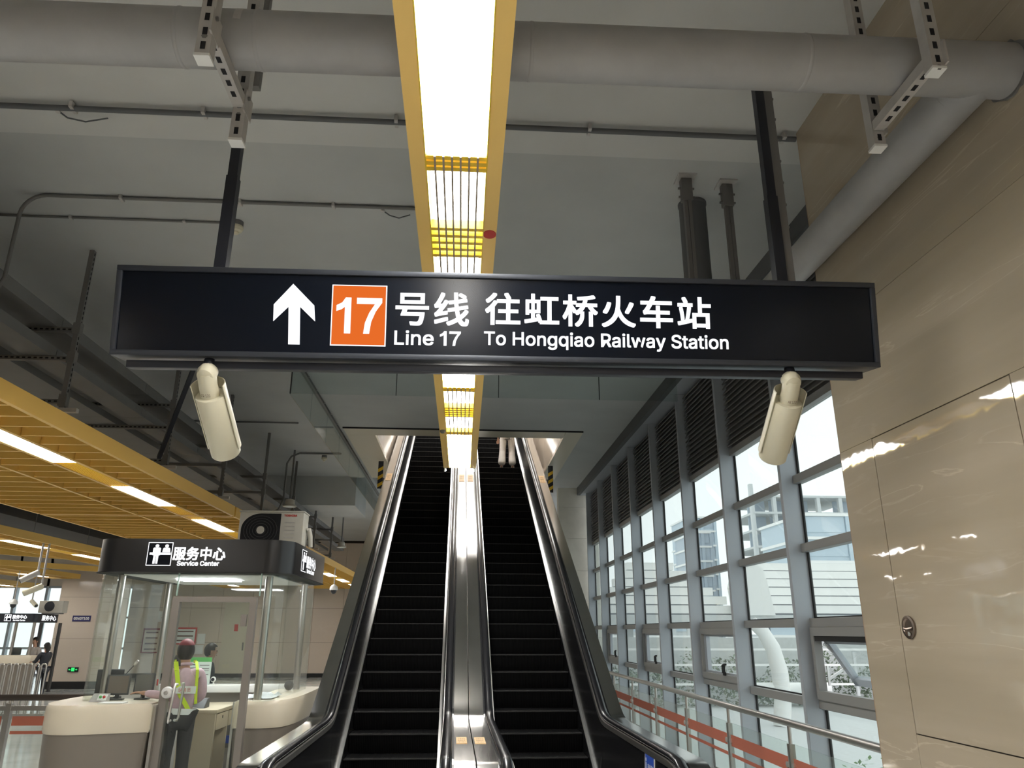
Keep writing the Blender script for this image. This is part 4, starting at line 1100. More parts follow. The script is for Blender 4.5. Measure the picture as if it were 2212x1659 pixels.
for x, y in ((-3.80, 8.9), (-2.17, 8.86), (-2.08, 10.4), (-3.82, 10.4)):
    MB().tube([(x, y, .0), (x, y, 2.34)], .042, 18).build('corner_post', M['steel'], BT, smooth=.7)
for x in (-3.05, -2.18): bx('glass_edge', mat('glass_edge_green', (.45, .62, .55), .2), BT, x, x + .012, 8.515, 8.535, 2.1, 2.335)
# door
dr = bx('door_frame', M['door_frame'], BT, -3.065, -2.19, 8.48, 8.55, 2.035, 2.09); dr['label'] = 'champagne metal door frame'
for a, b in ((-3.065, -2.99), (-2.26, -2.19)): bx('door_stile', M['door_frame'], BT, a, b, 8.48, 8.55, 0, 2.035)
dg = bx('door_glass', gl, BT, -2.99, -2.26, 8.51, 8.52, .02, 2.035)
bx('lock_keep', M['door_frame'], dg, -2.33, -2.27, 8.46, 8.49, 1.79, 1.91)
MB().lathe((-2.985, 8.47, 1.145), [(.0, .035), (.03, .034), (.05, .028), (.058, .012), (.058, -.01)], 24, 'Y').build('lock_rosette', M['white'], dg, smooth=.6)
MB().lathe((-2.985, 8.43, 1.145), [(.0, .02), (.018, .018), (.02, 0)], 14, 'Y').build('lock_knob', M['steel'], dg, smooth=.6)
hp = [(-2.925, 8.50, .87), (-2.925, 8.43, .87), (-2.925, 8.43, 1.22), (-2.925, 8.50, 1.22)]
MB().tube([(-2.93, 8.50, .88), (-2.93, 8.44, .87), (-2.925, 8.425, .90), (-2.905, 8.425, 1.20), (-2.905, 8.44, 1.225), (-2.905, 8.50, 1.22)], .013, 10).build('pull_handle', M['steel_hi'], dg, smooth=.8)
MB().tube([(-2.90, 8.53, .88), (-2.90, 8.59, .87), (-2.89, 8.605, .90), (-2.875, 8.605, 1.20), (-2.875, 8.59, 1.225), (-2.875, 8.53, 1.22)], .013, 10).build('pull_handle', M['steel_hi'], dg, smooth=.8)
# back counter of the booth
bc = thing('back_counter', 'white ledge counter along the back of the booth', 'counter', (-3.0, 10.6, 0))
bx('ledge', M['white'], bc, -3.95, -2.1, 10.45, 10.75, 1.0, 1.09, bevel=.01)
bx('panel', mat('pale_grey_panel', (.40, .38, .35), .5), bc, -3.95, -2.1, 10.6, 10.7, 0, 1.0)
sk = bx('power_box', M['galv_dark'], bc, -3.05, -2.62, 10.52, 10.6, .36, .68)
bx('blue_socket', M['blue'], sk, -2.93, -2.80, 10.505, 10.52, .41, .50)
# desk
dk = thing('desk', 'small pale desk with drawers inside the booth', 'desk', (-2.95, 9.8, 0))
bx('desk_top', M['desk'], dk, -3.15, -2.72, 9.35, 10.35, .86, .90, bevel=.004)
bx('leg_panel', M['desk'], dk, -3.13, -2.74, 9.36, 9.40, 0, .86)
bx('leg_panel', M['desk'], dk, -3.13, -2.74, 9.85, 9.88, 0, .86)
bx('back_panel', M['desk'], dk, -3.13, -3.10, 9.40, 10.33, .1, .86)
for y0 in (9.42, 9.90):
    d = bx('drawer', M['desk'], dk, -2.76, -2.735, y0, y0 + .42, .68, .85, bevel=.004)
    bx('keyhole', M['gasket'], d, -2.734, -2.731, y0 + .2, y0 + .22, .79, .82)
# things on the counters
def monitor(label, x, y, z, w, h, yaw, screen, tilt=.12):
    t = thing('monitor', label, 'monitor', (x, y, z), group='screens on the booth counter')
    with frame(T(x, y, z) @ RZ(yaw)):
        bx('stand_base', M['dgrey'], t, -.07, .07, -.06, .06, 0, .014, bevel=.004)
        bx('stand_neck', M['dgrey'], t, -.02, .02, .01, .03, .014, .14)
        with frame(T(0, 0, .05) @ RX(-tilt)):
            bx('housing', M['dgrey'], t, -w / 2, w / 2, -.012, .03, 0, h, bevel=.006)
            bx('screen', screen, t, -w / 2 + .014, w / 2 - .014, -.0135, -.0115, .016, h - .014)
monitor('dark monitor seen from behind at the left end of the counter', -3.80, 9.0, 1.047, .26, .25, math.radians(205), M['dgrey'])
monitor('tilted touch screen facing the viewer on the left counter', -3.64, 8.85, 1.047, .22, .20, math.radians(12), mat('brown_screen', (.13, .10, .08), .25))
monitor('touch screen beside the staff member on the counter', -3.40, 8.92, 1.047, .20, .21, math.radians(8), M['screen'])
yn = props(bx('yellow_note', mat('yellow_note', (.75, .62, .05), .6), None, -3.53, -3.42, 9.02, 9.03, 1.225, 1.275), 'yellow notice card behind the touch screen', 'card')
t = thing('microphone', 'gooseneck microphone curving up from the counter', 'microphone', (-3.68, 8.98, 1.04))
MB().lathe((-3.70, 9.02, 1.047), [(.04, 0), (.04, .02), (.02, .03)], 14).build('base', M['dgrey'], t, smooth=.6)
MB().tube([(-3.70, 9.02, 1.07), (-3.69, 9.0, 1.18), (-3.64, 8.97, 1.28), (-3.55, 8.96, 1.385)], .005, 6).build('gooseneck', M['dgrey'], t, smooth=.8)
MB().tube([(-3.55, 8.96, 1.385), (-3.535, 8.958, 1.405), (-3.51, 8.955, 1.435)], [.008, .018, .012], 10).build('microphone_head', M['galv'], t, smooth=.8)
t = thing('button_box', 'small grey box with green and red buttons on the counter', 'control box', (-3.72, 8.72, 1.04))
MB().prism([(8.60, 1.047), (8.74, 1.047), (8.74, 1.12), (8.70, 1.12)], 'X', -3.81, -3.66).build('box', M['galv'], t)
with frame(T(-3.70, 8.645, 1.085) @ RX(math.radians(50))):
    bx('button_plate', M['paper'], t, -.04, .05, -.035, .035, 0, .006)
    MB().lathe((-.012, 0, .006), [(.014, 0), (.013, .012), (0, .014)], 12).build('green_button', M['green'], t, smooth=.6)
    MB().lathe((.024, 0, .006), [(.014, 0), (.013, .012), (0, .014)], 12).build('red_button', M['red'], t, smooth=.6)
props(bx('paper_sheets', M['paper'], None, -3.64, -3.40, 8.42, 8.57, 1.047, 1.053), 'loose white sheets of paper on the left counter', 'paper')
t = thing('telephone', 'dark desk telephone on the small desk in the booth', 'telephone', (-2.98, 9.6, .90))
MB().prism([(9.52, .90), (9.70, .90), (9.70, 1.0), (9.62, 1.0)], 'X', -3.08, -2.92).build('telephone_body', M['dgrey'], t, bevel=.008)
MB().tube([(-3.04, 9.56, 1.0), (-3.04, 9.60, 1.03), (-3.04, 9.68, 1.03), (-3.04, 9.72, 1.0)], .018, 8).build('handset', M['dgrey'], t, smooth=.8)
# green and white information placard on the back ledge
t = thing('placard', 'white and green information placard standing on the back ledge', 'placard', (-3.34, 10.5, 1.09))
bx('board', mat('placard_white', (.62, .70, .64), .4), t, -3.49, -3.195, 10.50, 10.506, 1.092, 1.42)
plate('green_band', M['green'], t, rect(-3.49, -3.195, 1.365, 1.42), (0, 10.50, 0))
for k, (a, b) in enumerate(((1.325, 1.338), (1.285, 1.297), (1.262, 1.27), (1.215, 1.227))):
    plate('print_line', M['galv_dark'], t, rect(-3.47, -3.36 if k != 2 else -3.40, a, b), (0, 10.50, 0))
    plate('print_line', M['galv_dark'], t, rect(-3.34, -3.22, a - .005, b - .008), (0, 10.50, 0))
plate('foot_print', M['galv_dark'], t, rect(-3.40, -3.33, 1.10, 1.112), (0, 10.50, 0))
bx('foot', M['galv'], t, -3.40, -3.28, 10.47, 10.54, 1.09, 1.096)
t = thing('webcam', 'small white round camera on the back ledge beside the placard', 'webcam', (-3.15, 10.5, 1.09))
MB().lathe((-3.15, 10.52, 1.09), [(.03, 0), (.028, .01), (.008, .015), (.008, .05)], 14).build('stand', M['white'], t, smooth=.6)
MB().lathe((-3.15, 10.50, 1.155), [(.0, .025), (.02, .022), (.034, .0), (.02, -.03), (0, -.035)], 16, 'Y').build('head', M['white'], t, smooth=.8)
MB().lathe((-3.15, 10.473, 1.155), [(0, .006), (.02, .004), (.022, -.004)], 14, 'Y').build('lens', M['black'], t, smooth=.6)
# crumpled plastic sheet on the right counter
sheet = MB(); n = 9; vs = []
for i in range(n):
    for j in range(n):
        vs.append((-2.32 + .30 * i / (n - 1), 8.86 + .5 * j / (n - 1), 1.052 + random.uniform(0, .045) * (1 if 0 < i < n - 1 and 0 < j < n - 1 else .2)))
sheet.add(vs, [(i * n + j, (i + 1) * n + j, (i + 1) * n + j + 1, i * n + j + 1) for i in range(n - 1) for j in range(n - 1)])
props(sheet.build('plastic_sheet', mat('plastic_film', (.72, .76, .78), .25), None, smooth=.8), 'crumpled clear plastic sheet on the right counter', 'plastic sheet')
t = thing('black_ball', 'round dark speaker dome on the right counter by the glass', 'speaker', (-2.06, 10.55, 1.04))
MB().lathe((-2.13, 10.2, 1.10), [(0, -.058), (.035, -.045), (.055, -.015), (.058, .01), (.045, .04), (.02, .056), (0, .06)], 16).build('dome', M['dgrey'], t, smooth=.9)
# air conditioner on the booth roof
t = thing('air_conditioner', 'cream outdoor air conditioner unit on the booth roof', 'air conditioner', (-2.33, 9.4, 2.69))
bx('cabinet', M['ac'], t, -2.69, -1.93, 9.25, 9.55, 2.72, 3.115, bevel=.012)
bx('top_cover', M['ac'], t, -2.70, -1.92, 9.24, 9.56, 3.105, 3.125, bevel=.008)
for x in (-2.6, -2.05): bx('foot', M['galv_dark'], t, x - .05, x + .05, 9.22, 9.58, 2.69, 2.72)
gr = MB(); gr.prism([(-2.66 + .0, 2.74), (-2.20, 2.74), (-2.20, 3.09), (-2.42, 3.09)] + [(-2.43 + .23 * math.cos(a), 2.90 + .19 * math.sin(a)) for a in [math.pi / 2 + math.pi / 2 * k / 10 for k in range(11)]], 'Y', 9.246, 9.252)
gf = gr.build('fan_recess', M['slot'], t)
for r in (.05, .08, .11, .14, .17):
    MB().tube([(-2.43 + r * math.cos(a) * 1.15, 9.243, 2.89 + r * math.sin(a)) for a in [2 * math.pi * k / 24 for k in range(25)]], .0025, 5, caps=False).build('guard_ring', M['dgrey'], gf)
MB().lathe((-2.43, 9.25, 2.892), [(0, .012), (.045, .011), (.047, 0)], 20, 'Y').build('fan_hub', M['ac'], gf, smooth=.6)
lettering('maker_name', 'TOSHIBA', M['red'], t, -2.165, -2.01, 3.055, 3.08, (0, 9.249, 0), bold=.0018)
for k in range(5): plate('info_print', M['galv'], t, rect(-2.15, -2.03, 2.80 + .045 * k, 2.81 + .045 * k), (0, 9.249, 0))
MB().tube([(-1.93, 9.45, 2.92), (-1.90, 9.46, 2.93), (-1.88, 9.48, 2.84), (-1.875, 9.5, 2.72)], .03, 10).build('pipe_cover', M['ac'], t, smooth=.8)

# ================================================================== PEOPLE
def skinned(name, nodes, edges, root, sub=2):
    """nodes: {key: (xyz, radius)} -> evaluated mesh grown with a Skin modifier"""
    keys = list(nodes); me = bpy.data.meshes.new(name)
    me.from_pydata([nodes[k][0] for k in keys], [(keys.index(a), keys.index(b)) for a, b in edges], [])
    o = bpy.data.objects.new(name, me)
    md = o.modifiers.new('skin', 'SKIN'); md.use_smooth_shade = True
    sv = me.skin_vertices[0].data
    for i, k in enumerate(keys):
        r = nodes[k][1]; sv[i].radius = r if isinstance(r, tuple) else (r, r)
        sv[i].use_root = (k == root)
    sb = o.modifiers.new('sub', 'SUBSURF'); sb.levels = sub; sb.render_levels = sub
    out = evaluated_mesh(o); bpy.data.meshes.remove(me)
    out.polygons.foreach_set('use_smooth', [True] * len(out.polygons))
    out.materials.clear()
    return out
def ellipsoid(c, r, n=16, m=10):
    mb = MB(); prof = [(max(math.sin(math.pi * k / m), 1e-6), -math.cos(math.pi * k / m)) for k in range(m + 1)]
    mb.lathe((0, 0, 0), prof, n)
    mb.v = [(c[0] + v[0] * r[0], c[1] + v[1] * r[1], c[2] + v[2] * r[2]) for v in mb.v]
    return mb
def hand(nodes, edges, wrist, key, d, side):
    """palm and five fingers from the wrist, pointing along d"""
    d = Vector(d).normalized(); wv = Vector(nodes[wrist][0])
    up = Vector((0, 0, 1)) if abs(d.z) < .8 else Vector((0, 1, 0))
    a = d.cross(up).normalized(); b = a.cross(d).normalized()
    pm = wv + d * .045; nodes[key + 'p'] = (tuple(pm), (.024, .014)); edges.append((wrist, key + 'p'))
    kn = wv + d * .085; nodes[key + 'k'] = (tuple(kn), (.026, .012)); edges.append((key + 'p', key + 'k'))
    for i, (o, L) in enumerate(((-.027, .062), (-.009, .074), (.009, .070), (.026, .055))):
        p1 = kn + a * o + d * .012; p2 = p1 + d * L * .55 - b * .010; p3 = p2 + d * L * .40 - b * .018
        for q, p, r in (('a', p1, .0088), ('b', p2, .0080), ('c', p3, .0065)): nodes['%s%d%s' % (key, i, q)] = (tuple(p), r)
        edges += [(key + 'k', '%s%da' % (key, i)), ('%s%da' % (key, i), '%s%db' % (key, i)), ('%s%db' % (key, i), '%s%dc' % (key, i))]
    t1 = pm - a * side * .030 + d * .005; t2 = t1 - a * side * .016 + d * .030; t3 = t2 + d * .026
    for q, p, r in (('a', t1, .011), ('b', t2, .0095), ('c', t3, .0075)): nodes[key + 't' + q] = (tuple(p), r)
    edges += [(key + 'p', key + 'ta'), (key + 'ta', key + 'tb'), (key + 'tb', key + 'tc')]
def person(label, loc, yaw, H, J, top, bottom, shoe, hair=M['hair'], hair_long=False, jacket_len=0.0, flare=0.0, cap=None, sub=2):
    """J: joint overrides in metres for a 1.65 m figure; +y is forward, x to the figure's right"""
    t = thing('person', label, 'person', loc)
    s = H / 1.65
    j = dict(pelvis=(0, 0, .90), belly=(0, .01, 1.03), chest=(0, 0, 1.20), neck=(0, -.005, 1.385), jaw=(0, .012, 1.45), head=(0, .015, 1.535), crown=(0, .005, 1.60),
             shR=(.165, -.01, 1.335), elR=(.22, -.03, 1.06), wrR=(.225, .06, .83), shL=(-.165, -.01, 1.335), elL=(-.22, -.03, 1.06), wrL=(-.225, .06, .83),
             hipR=(.085, 0, .86), knR=(.09, .015, .48), anR=(.09, -.02, .085), toR=(.10, .12, .03),
             hipL=(-.085, 0, .86), knL=(-.09, .015, .48), anL=(-.09, -.02, .085), toL=(-.10, .12, .03))
    j.update(J or {})
    j = {k: tuple(c * s for c in v) for k, v in j.items()}
    R = dict(pelvis=(.135, .095), belly=(.115, .085), chest=(.135, .095), neck=.048, jaw=(.058, .068), head=(.073, .088), crown=(.045, .058),
             shR=.052, elR=.038, wrR=.024, shL=.052, elL=.038, wrL=.024, hipR=.082, knR=.052, anR=.034, toR=(.034, .022), hipL=.082, knL=.052, anL=.034, toL=(.034, .022))
    E_ = [('pelvis', 'belly'), ('belly', 'chest'), ('chest', 'neck'), ('neck', 'jaw'), ('jaw', 'head'), ('head', 'crown'), ('chest', 'shR'), ('shR', 'elR'), ('elR', 'wrR'), ('chest', 'shL'), ('shL', 'elL'), ('elL', 'wrL'),
          ('pelvis', 'hipR'), ('hipR', 'knR'), ('knR', 'anR'), ('anR', 'toR'), ('pelvis', 'hipL'), ('hipL', 'knL'), ('knL', 'anL'), ('anL', 'toL')]
    nodes = {k: (j[k], (tuple(a * s for a in R[k]) if isinstance(R[k], tuple) else R[k] * s)) for k in R}
    nodes['nose'] = (tuple(Vector(j['head']) + Vector((0, .098 * s, -.022 * s))), .012 * s); E_.append(('head', 'nose'))
    for sd, w_, e_, key in ((1, 'wrR', 'elR', 'r'), (-1, 'wrL', 'elL', 'l')):
        hand(nodes, E_, w_, key, Vector(j[w_]) - Vector(j[e_]), sd)
    with frame(T(*loc) @ RZ(yaw) @ T(*[-c for c in (0, 0, 0)])):
        body = skinned('body', nodes, E_, 'pelvis', 1 if sub == 1 else 2)
        put(body, 'body', M['skin'], t)
        g = .014 * s
        def grow(keys, extra=0, over={}):
            return {k: (j[k], over.get(k, tuple(a * s + g + extra for a in R[k]) if isinstance(R[k], tuple) else R[k] * s + g + extra)) for k in keys}
        tk = ['pelvis', 'belly', 'chest', 'neck', 'shR', 'elR', 'wrR', 'shL', 'elL', 'wrL']
        nd = grow(tk, .004, {'neck': .056 * s, 'wrR': .034 * s, 'wrL': .034 * s})
        ed = [e for e in E_ if e[0] in tk and e[1] in tk]
        if jacket_len: nd['hem'] = ((j['pelvis'][0], j['pelvis'][1], j['pelvis'][2] - jacket_len), (.16 * s, .12 * s)); ed.append(('pelvis', 'hem'))
        put(skinned('shirt', nd, ed, 'chest', 2), 'shirt' if not jacket_len else 'jacket', top, t)
        lk = ['pelvis', 'hipR', 'knR', 'anR', 'hipL', 'knL', 'anL']
        nd = grow(lk, .006, {'anR': (.052 + flare) * s, 'anL': (.052 + flare) * s, 'knR': (.066 + flare * .3) * s, 'knL': (.066 + flare * .3) * s})
        put(skinned('trousers', nd, [e for e in E_ if e[0] in lk and e[1] in lk], 'pelvis', 2), 'trousers', bottom, t)
        for sd in 'RL':
            a, b = Vector(j['an' + sd]), Vector(j['to' + sd])
            nd = {'h': ((a.x, a.y - .03 * s, .04 * s + a.z - .085 * s), .040 * s), 'm': (((a.x + b.x) / 2, (a.y + b.y) / 2, b.z + .015 * s), (.045 * s, .034 * s)), 't': (tuple(b), (.042 * s, .028 * s)), 'u': ((a.x, a.y, a.z - .01), .044 * s)}
            put(skinned('shoe', nd, [('h', 'm'), ('m', 't'), ('h', 'u')], 'h', 2), 'shoe', shoe, t)
        # hair: a cap over the skull, cut away at the face
        hc = Vector(j['head'])
        mb = ellipsoid((hc.x, hc.y - .008 * s, hc.z + .012 * s), (.092 * s, .108 * s, .118 * s), 20, 14)
        keep = []
        for f in mb.f:
            c = sum((Vector(mb.v[i]) for i in f), Vector()) / len(f) - hc
            if c.y > .045 * s and c.z < .055 * s: continue
            if c.y > -.02 * s and c.z < .0 * s: continue
            if c.z < (-.085 if not hair_long else -.12) * s: continue
            keep.append(f)
        mb.f = keep; mb.build('hair', hair, t, smooth=1.2)
        if hair_long: ellipsoid((hc.x, hc.y - .085 * s, hc.z - .06 * s), (.075 * s, .05 * s, .12 * s)).build('hair_tail', hair, t, smooth=1.2)
        if cap: 
            mb = ellipsoid((hc.x, hc.y - .010 * s, hc.z + .016 * s), (.096 * s, .112 * s, .122 * s), 20, 14)
            mb.f = [f for f in mb.f if (sum((Vector(mb.v[i]) for i in f), Vector()) / len(f) - hc).z > .062 * s]
            mb.build('hair_net', cap, t, smooth=1.2)
        for sd in (-1, 1):
            ellipsoid((hc.x + sd * .030 * s, hc.y + .082 * s, hc.z + .002 * s), (.013 * s, .008 * s, .007 * s), 8, 6).build('eye', M['gasket'], t, smooth=1.2)
            ellipsoid((hc.x + sd * .078 * s, hc.y + .0 * s, hc.z - .012 * s), (.012 * s, .022 * s, .032 * s), 8, 6).build('ear', M['skin'], t, smooth=1.2)
        ellipsoid((hc.x, hc.y + .078 * s, hc.z - .062 * s), (.024 * s, .010 * s, .006 * s), 8, 6).build('mouth', mat('lips', (.38, .14, .12), .5), t, smooth=1.2)
        return t, j, s
# booth staff, seen from behind, reaching to the touch screen on her left
ps, jj, s_ = person('staff member in pink shirt and hi-vis harness inside the booth', (-3.00, 8.95, 0), math.radians(28), 1.64,
           dict(elL=(-.19, -.10, 1.10), wrL=(-.36, .07, 1.12), elR=(.215, .03, 1.08), wrR=(.17, .20, 1.0), head=(-.012, .02, 1.535), jaw=(-.006, .015, 1.45)), M['pink'], M['trousers'], M['shoe_black'], cap=M['maroon'], flare=.018)
with frame(T(-3.00, 8.95, 0) @ RZ(math.radians(28))):
    hz = MB()
    def strap(pts, w=.045):
        mb = MB(); P3 = [Vector(p) for p in pts]
        for a, b in zip(P3[:-1], P3[1:]): mb.bar(a, b, w, .008, up=(0, -1, .15))
        return mb
    strap([(-.10, .10, 1.42), (-.105, -.02, 1.425), (-.10, -.112, 1.34), (-.075, -.128, 1.22), (-.04, -.125, 1.10), (.03, -.122, 1.00), (.08, -.112, .92)]).build('harness_strap', M['hivis'], ps)
    strap([(.10, .10, 1.42), (.105, -.02, 1.425), (.11, -.110, 1.34), (.115, -.122, 1.22), (.12, -.12, 1.12), (.135, -.105, 1.00)], .03).build('harness_strap', M['hivis'], ps)
    b2 = strap([(-.085, -.130, 1.15), (.0, -.135, 1.145), (.115, -.128, 1.14)], .075).build('back_label', M['reflect'], ps)
    lettering('label_text', '站务员', M['red'], b2, -.065, .06, 1.122, 1.165, (0, -.1405, 0))
    rg = [(.172 * math.cos(a), .142 * math.sin(a), .93 - .012 * math.cos(a)) for a in [2 * math.pi * k / 24 for k in range(25)]]
    MB().sweep(rg, [(-.03, -.004), (.03, -.004), (.03, .006), (-.03, .006)], side=(0, 0, 1)).build('reflective_belt', M['paper'], ps)
    MB().tube([(-.055, -.05, 1.40), (0, -.07, 1.405), (.055, -.05, 1.40)], .016, 8).build('collar', M['pink'], ps, smooth=.8)
    bx('arm_badge', M['red'], ps, -.262, -.255, -.02, .03, 1.19, 1.25)
person('man in dark jacket walking past behind the booth', (-3.78, 12.3, 0), math.radians(-75), 1.56, dict(elL=(-.2, -.08, 1.06), wrL=(-.2, .02, .84), knR=(.09, .10, .48), anR=(.09, .12, .085), toR=(.1, .26, .03)), M['dark_cloth'], M['trousers'], M['shoe_black'])
person('person with dark hair half hidden behind the booth post', (-4.12, 12.0, 0), math.radians(20), 1.42, None, M['galv_dark'], M['trousers'], M['shoe_black'])
# rider near the top of the right escalator
with frame(T(ERX, 9, 0) @ RZ(.011) @ T(0, -9, 0)):
    yr = 9 + .35 * 25
    person('rider in white flared trousers standing high on the right escalator', (.20, yr + .22, nose(yr)), 0, 1.62, dict(elR=(.22, .02, 1.08), wrR=(.28, .16, 1.02), knR=(.115, .015, .48), knL=(-.115, .015, .48), anR=(.135, -.02, .085), anL=(-.135, -.02, .085), toR=(.15, .12, .03), toL=(-.15, .12, .03), hipR=(.095, 0, .86), hipL=(-.095, 0, .86)), M['dark_cloth'], M['white_trousers'], M['shoe'], jacket_len=.10, flare=.055, hair_long=True)

# ================================================================== FAR LEFT OF THE HALL
b2 = thing('service_booth', 'distant second service booth with black canopy at the far left', 'booth', (-12.9, 24, 0))
c2 = MB().prism(rrect(-14.6, -12.0, 23.0, 24.3, .12), 'Z', 1.95, 2.19).build('canopy', M['black'], b2, smooth=.5)
counter_icon(c2, -12.86, -12.68, 1.985, 2.165, (0, 23.0, 0), (1, 0, 0), .012)
lettering('chinese_title', '服务中心', W_, c2, -12.65, -12.25, 2.045, 2.15, (0, 23.0, 0), bold=.004)
lettering('english_title', 'Service Center', W_, c2, -12.62, -12.28, 1.985, 2.03, (0, 23.0, 0), bold=.002)
lettering('side_title', '服务中心', W_, c2, 23.3, 24.1, 2.0, 2.15, (-12.0, 0, 0), (0, 1, 0), bold=.004)
bx('counter_band', M['counter'], b2, -14.5, -11.8, 22.75, 23.2, .86, 1.08, bevel=.02)
bx('counter_base', M['taupe'], b2, -14.4, -11.9, 22.82, 23.2, 0, .86)
for x in (-14.4, -13.4, -12.55, -12.06): bx('post', M['steel'], b2, x - .03, x + .03, 23.06, 23.12, 1.08, 1.95)
for a, b in ((-14.37, -13.43), (-13.37, -12.58), (-12.52, -12.09)): bx('glass_pane', gl, b2, a, b, 23.08, 23.09, 1.08, 1.95)
bx('door_frame', M['dgrey'], b2, -12.80, -12.74, 24.8, 24.9, 0, 1.95); bx('door_frame', M['dgrey'], b2, -12.25, -12.19, 24.8, 24.9, 0, 1.95)
props(bx('monitor', M['dgrey'], None, -12.62, -12.36, 23.2, 23.26, 1.08, 1.27, bevel=.01), 'dark monitor on the distant booth counter', 'monitor')
ac2 = thing('air_conditioner', 'distant outdoor air conditioner unit on the far booth roof', 'air conditioner', (-11.95, 24, 2.19))
bx('cabinet', M['ac'], ac2, -12.3, -11.62, 23.6, 23.9, 2.22, 2.56, bevel=.01); bx('foot', M['galv_dark'], ac2, -12.2, -11.7, 23.62, 23.88, 2.19, 2.22)
MB().lathe((-12.0, 23.6, 2.40), [(0, .01), (.14, .008), (.145, 0)], 20, 'Y').build('fan_grille', M['black'], ac2, smooth=.6)
person('distant staff member in pale shirt behind the far booth counter', (-12.25, 23.7, 0), math.radians(165), 1.55, None, M['pale_shirt'], M['trousers'], M['shoe_black'], sub=1)
person('distant woman in black leaning on the far booth counter', (-11.25, 22.4, 0), math.radians(60), 1.42, dict(elL=(-.2, .14, 1.08), wrL=(-.15, .34, 1.08), elR=(.2, .14, 1.08), wrR=(.15, .34, 1.08)), M['black'], M['black'], M['shoe_black'], hair_long=True, sub=1)
def hung_camera(label, x, y, ztop, zb, d, m):
    t = thing('bullet_camera', label, 'security camera', (x, y, zb), group='bullet cameras on long poles')
    MB().tube([(x, y, zb), (x, y, ztop)], .02, 8).build('pole', M['galv'], t, smooth=.7)
    d = Vector(d).normalized(); p = Vector((x, y, zb))
    MB().tube([p - d * .02, p + d * .30], .055, 14).build('barrel', m, t, smooth=.6)
    MB().tube([p + d * .30, p + d * .305], .042, 14).build('lens_window', M['black'], t, smooth=.6)
    ellipsoid(tuple(p), (.04, .04, .04), 10, 8).build('swivel_joint', m, t, smooth=1)
hung_camera('grey bullet camera hanging from a long pole left of the booth', -7.90, 14.9, 3.31, 2.76, (-.75, -.5, -.55), M['galv'])
hung_camera('cream bullet camera hanging from a white pole left of the booth', -7.84, 15.0, 3.31, 2.52, (-.85, -.3, -.45), M['cam_cream'])
hung_camera('distant cream bullet camera left of the stone column', -12.2, 23.0, 3.31, 2.52, (.7, -.5, -.4), M['cam_cream'])
def dome_camera(label, x, y, z, ztop):
    t = thing('dome_camera', label, 'security camera', (x, y, z), group='white dome cameras')
    MB().tube([(x, y, z + .14), (x, y, ztop)], .012, 8).build('stem', M['galv'], t, smooth=.7)
    MB().lathe((x, y, z), [(.10, .02), (.105, .04), (.095, .10), (.05, .145), (.02, .16), (0, .16)], 18).build('housing', M['white'], t, smooth=.7)
    ellipsoid((x, y, z + .01), (.075, .075, .09), 16, 10).build('dome', mat('dark_dome', (.03, .03, .035), .1), t, smooth=1.2)
dome_camera('white dome camera hanging between the booth and the escalator', -3.30, 20.2, 2.72, 3.31)
dome_camera('distant white dome camera above the far booth', -12.2, 22.1, 2.39, 3.31)
def downlight(label, x, y, z):
    t = thing('pendant_downlight', label, 'downlight', (x, y, z), group='unlit pendant downlights')
    MB().tube([(x, y, z + .1), (x, y, 5.29)], .02, 8).build('stem', M['galv_dark'], t, smooth=.7)
    MB().lathe((x, y, z), [(.13, 0), (.14, .01), (.13, .03), (.10, .05), (.09, .14), (.03, .16), (0, .16)], 20).build('shade', M['ac'], t, smooth=.6)
    MB().lathe((x, y, z - .001), [(.12, 0), (0, -.004)], 20).build('diffuser', M['paper'], t, smooth=.6)
downlight('unlit pendant downlight above the air conditioner', -3.52, 15.4, 4.12)
downlight('distant unlit pendant downlight beside the left escalator', -3.5, 22.2, 4.02)
def board(name, label, x0, x1, z0, z1, fm, cm, lines):
    t = thing(name, label, 'notice board', ((x0 + x1) / 2, 31.97, z0))
    bx('board_frame', fm, t, x0, x1, 31.96, 31.995, z0, z1)
    bx('board_sheet', cm, t, x0 + .05, x1 - .05, 31.95, 31.96, z0 + .05, z1 - .07)
    for k in range(lines):
        z = z0 + .12 + (z1 - z0 - .3) * k / max(lines - 1, 1)
        bx('print_line', M['ink'], t, x0 + .12, x1 - .12, 31.945, 31.95, z, z + .05)
board('notice_board', 'red framed notice board on the far wall, seen through the booth', -11.38, -10.45, 1.22, 1.86, M['red'], M['paper'], 3)
board('notice_board', 'dark framed notice board on the far wall, left of the red one', -12.5, -11.8, .9, 1.82, M['maroon'], M['stone2'], 4)
board('poster', 'white poster with a red heart on the far wall', -12.0, -11.66, 2.07, 2.47, M['white'], M['paper'], 1)
board('leaflet_holder', 'clear leaflet holder on the far wall, upper one', -10.40, -10.1, 1.24, 1.62, M['white'], M['paper'], 0)
board('leaflet_holder', 'clear leaflet holder on the far wall, lower one', -10.45, -10.13, .86, 1.2, M['white'], M['paper'], 0)

# ================================================================== OUTSIDE THE WINDOWS
gd = struct('ground', 'pale paved ground outside the windows', 'ground', (40, 40, -.6))
bx('paving', M['outgrey'], gd, 3.45, 160, -20, 190, -1.2, -.6)
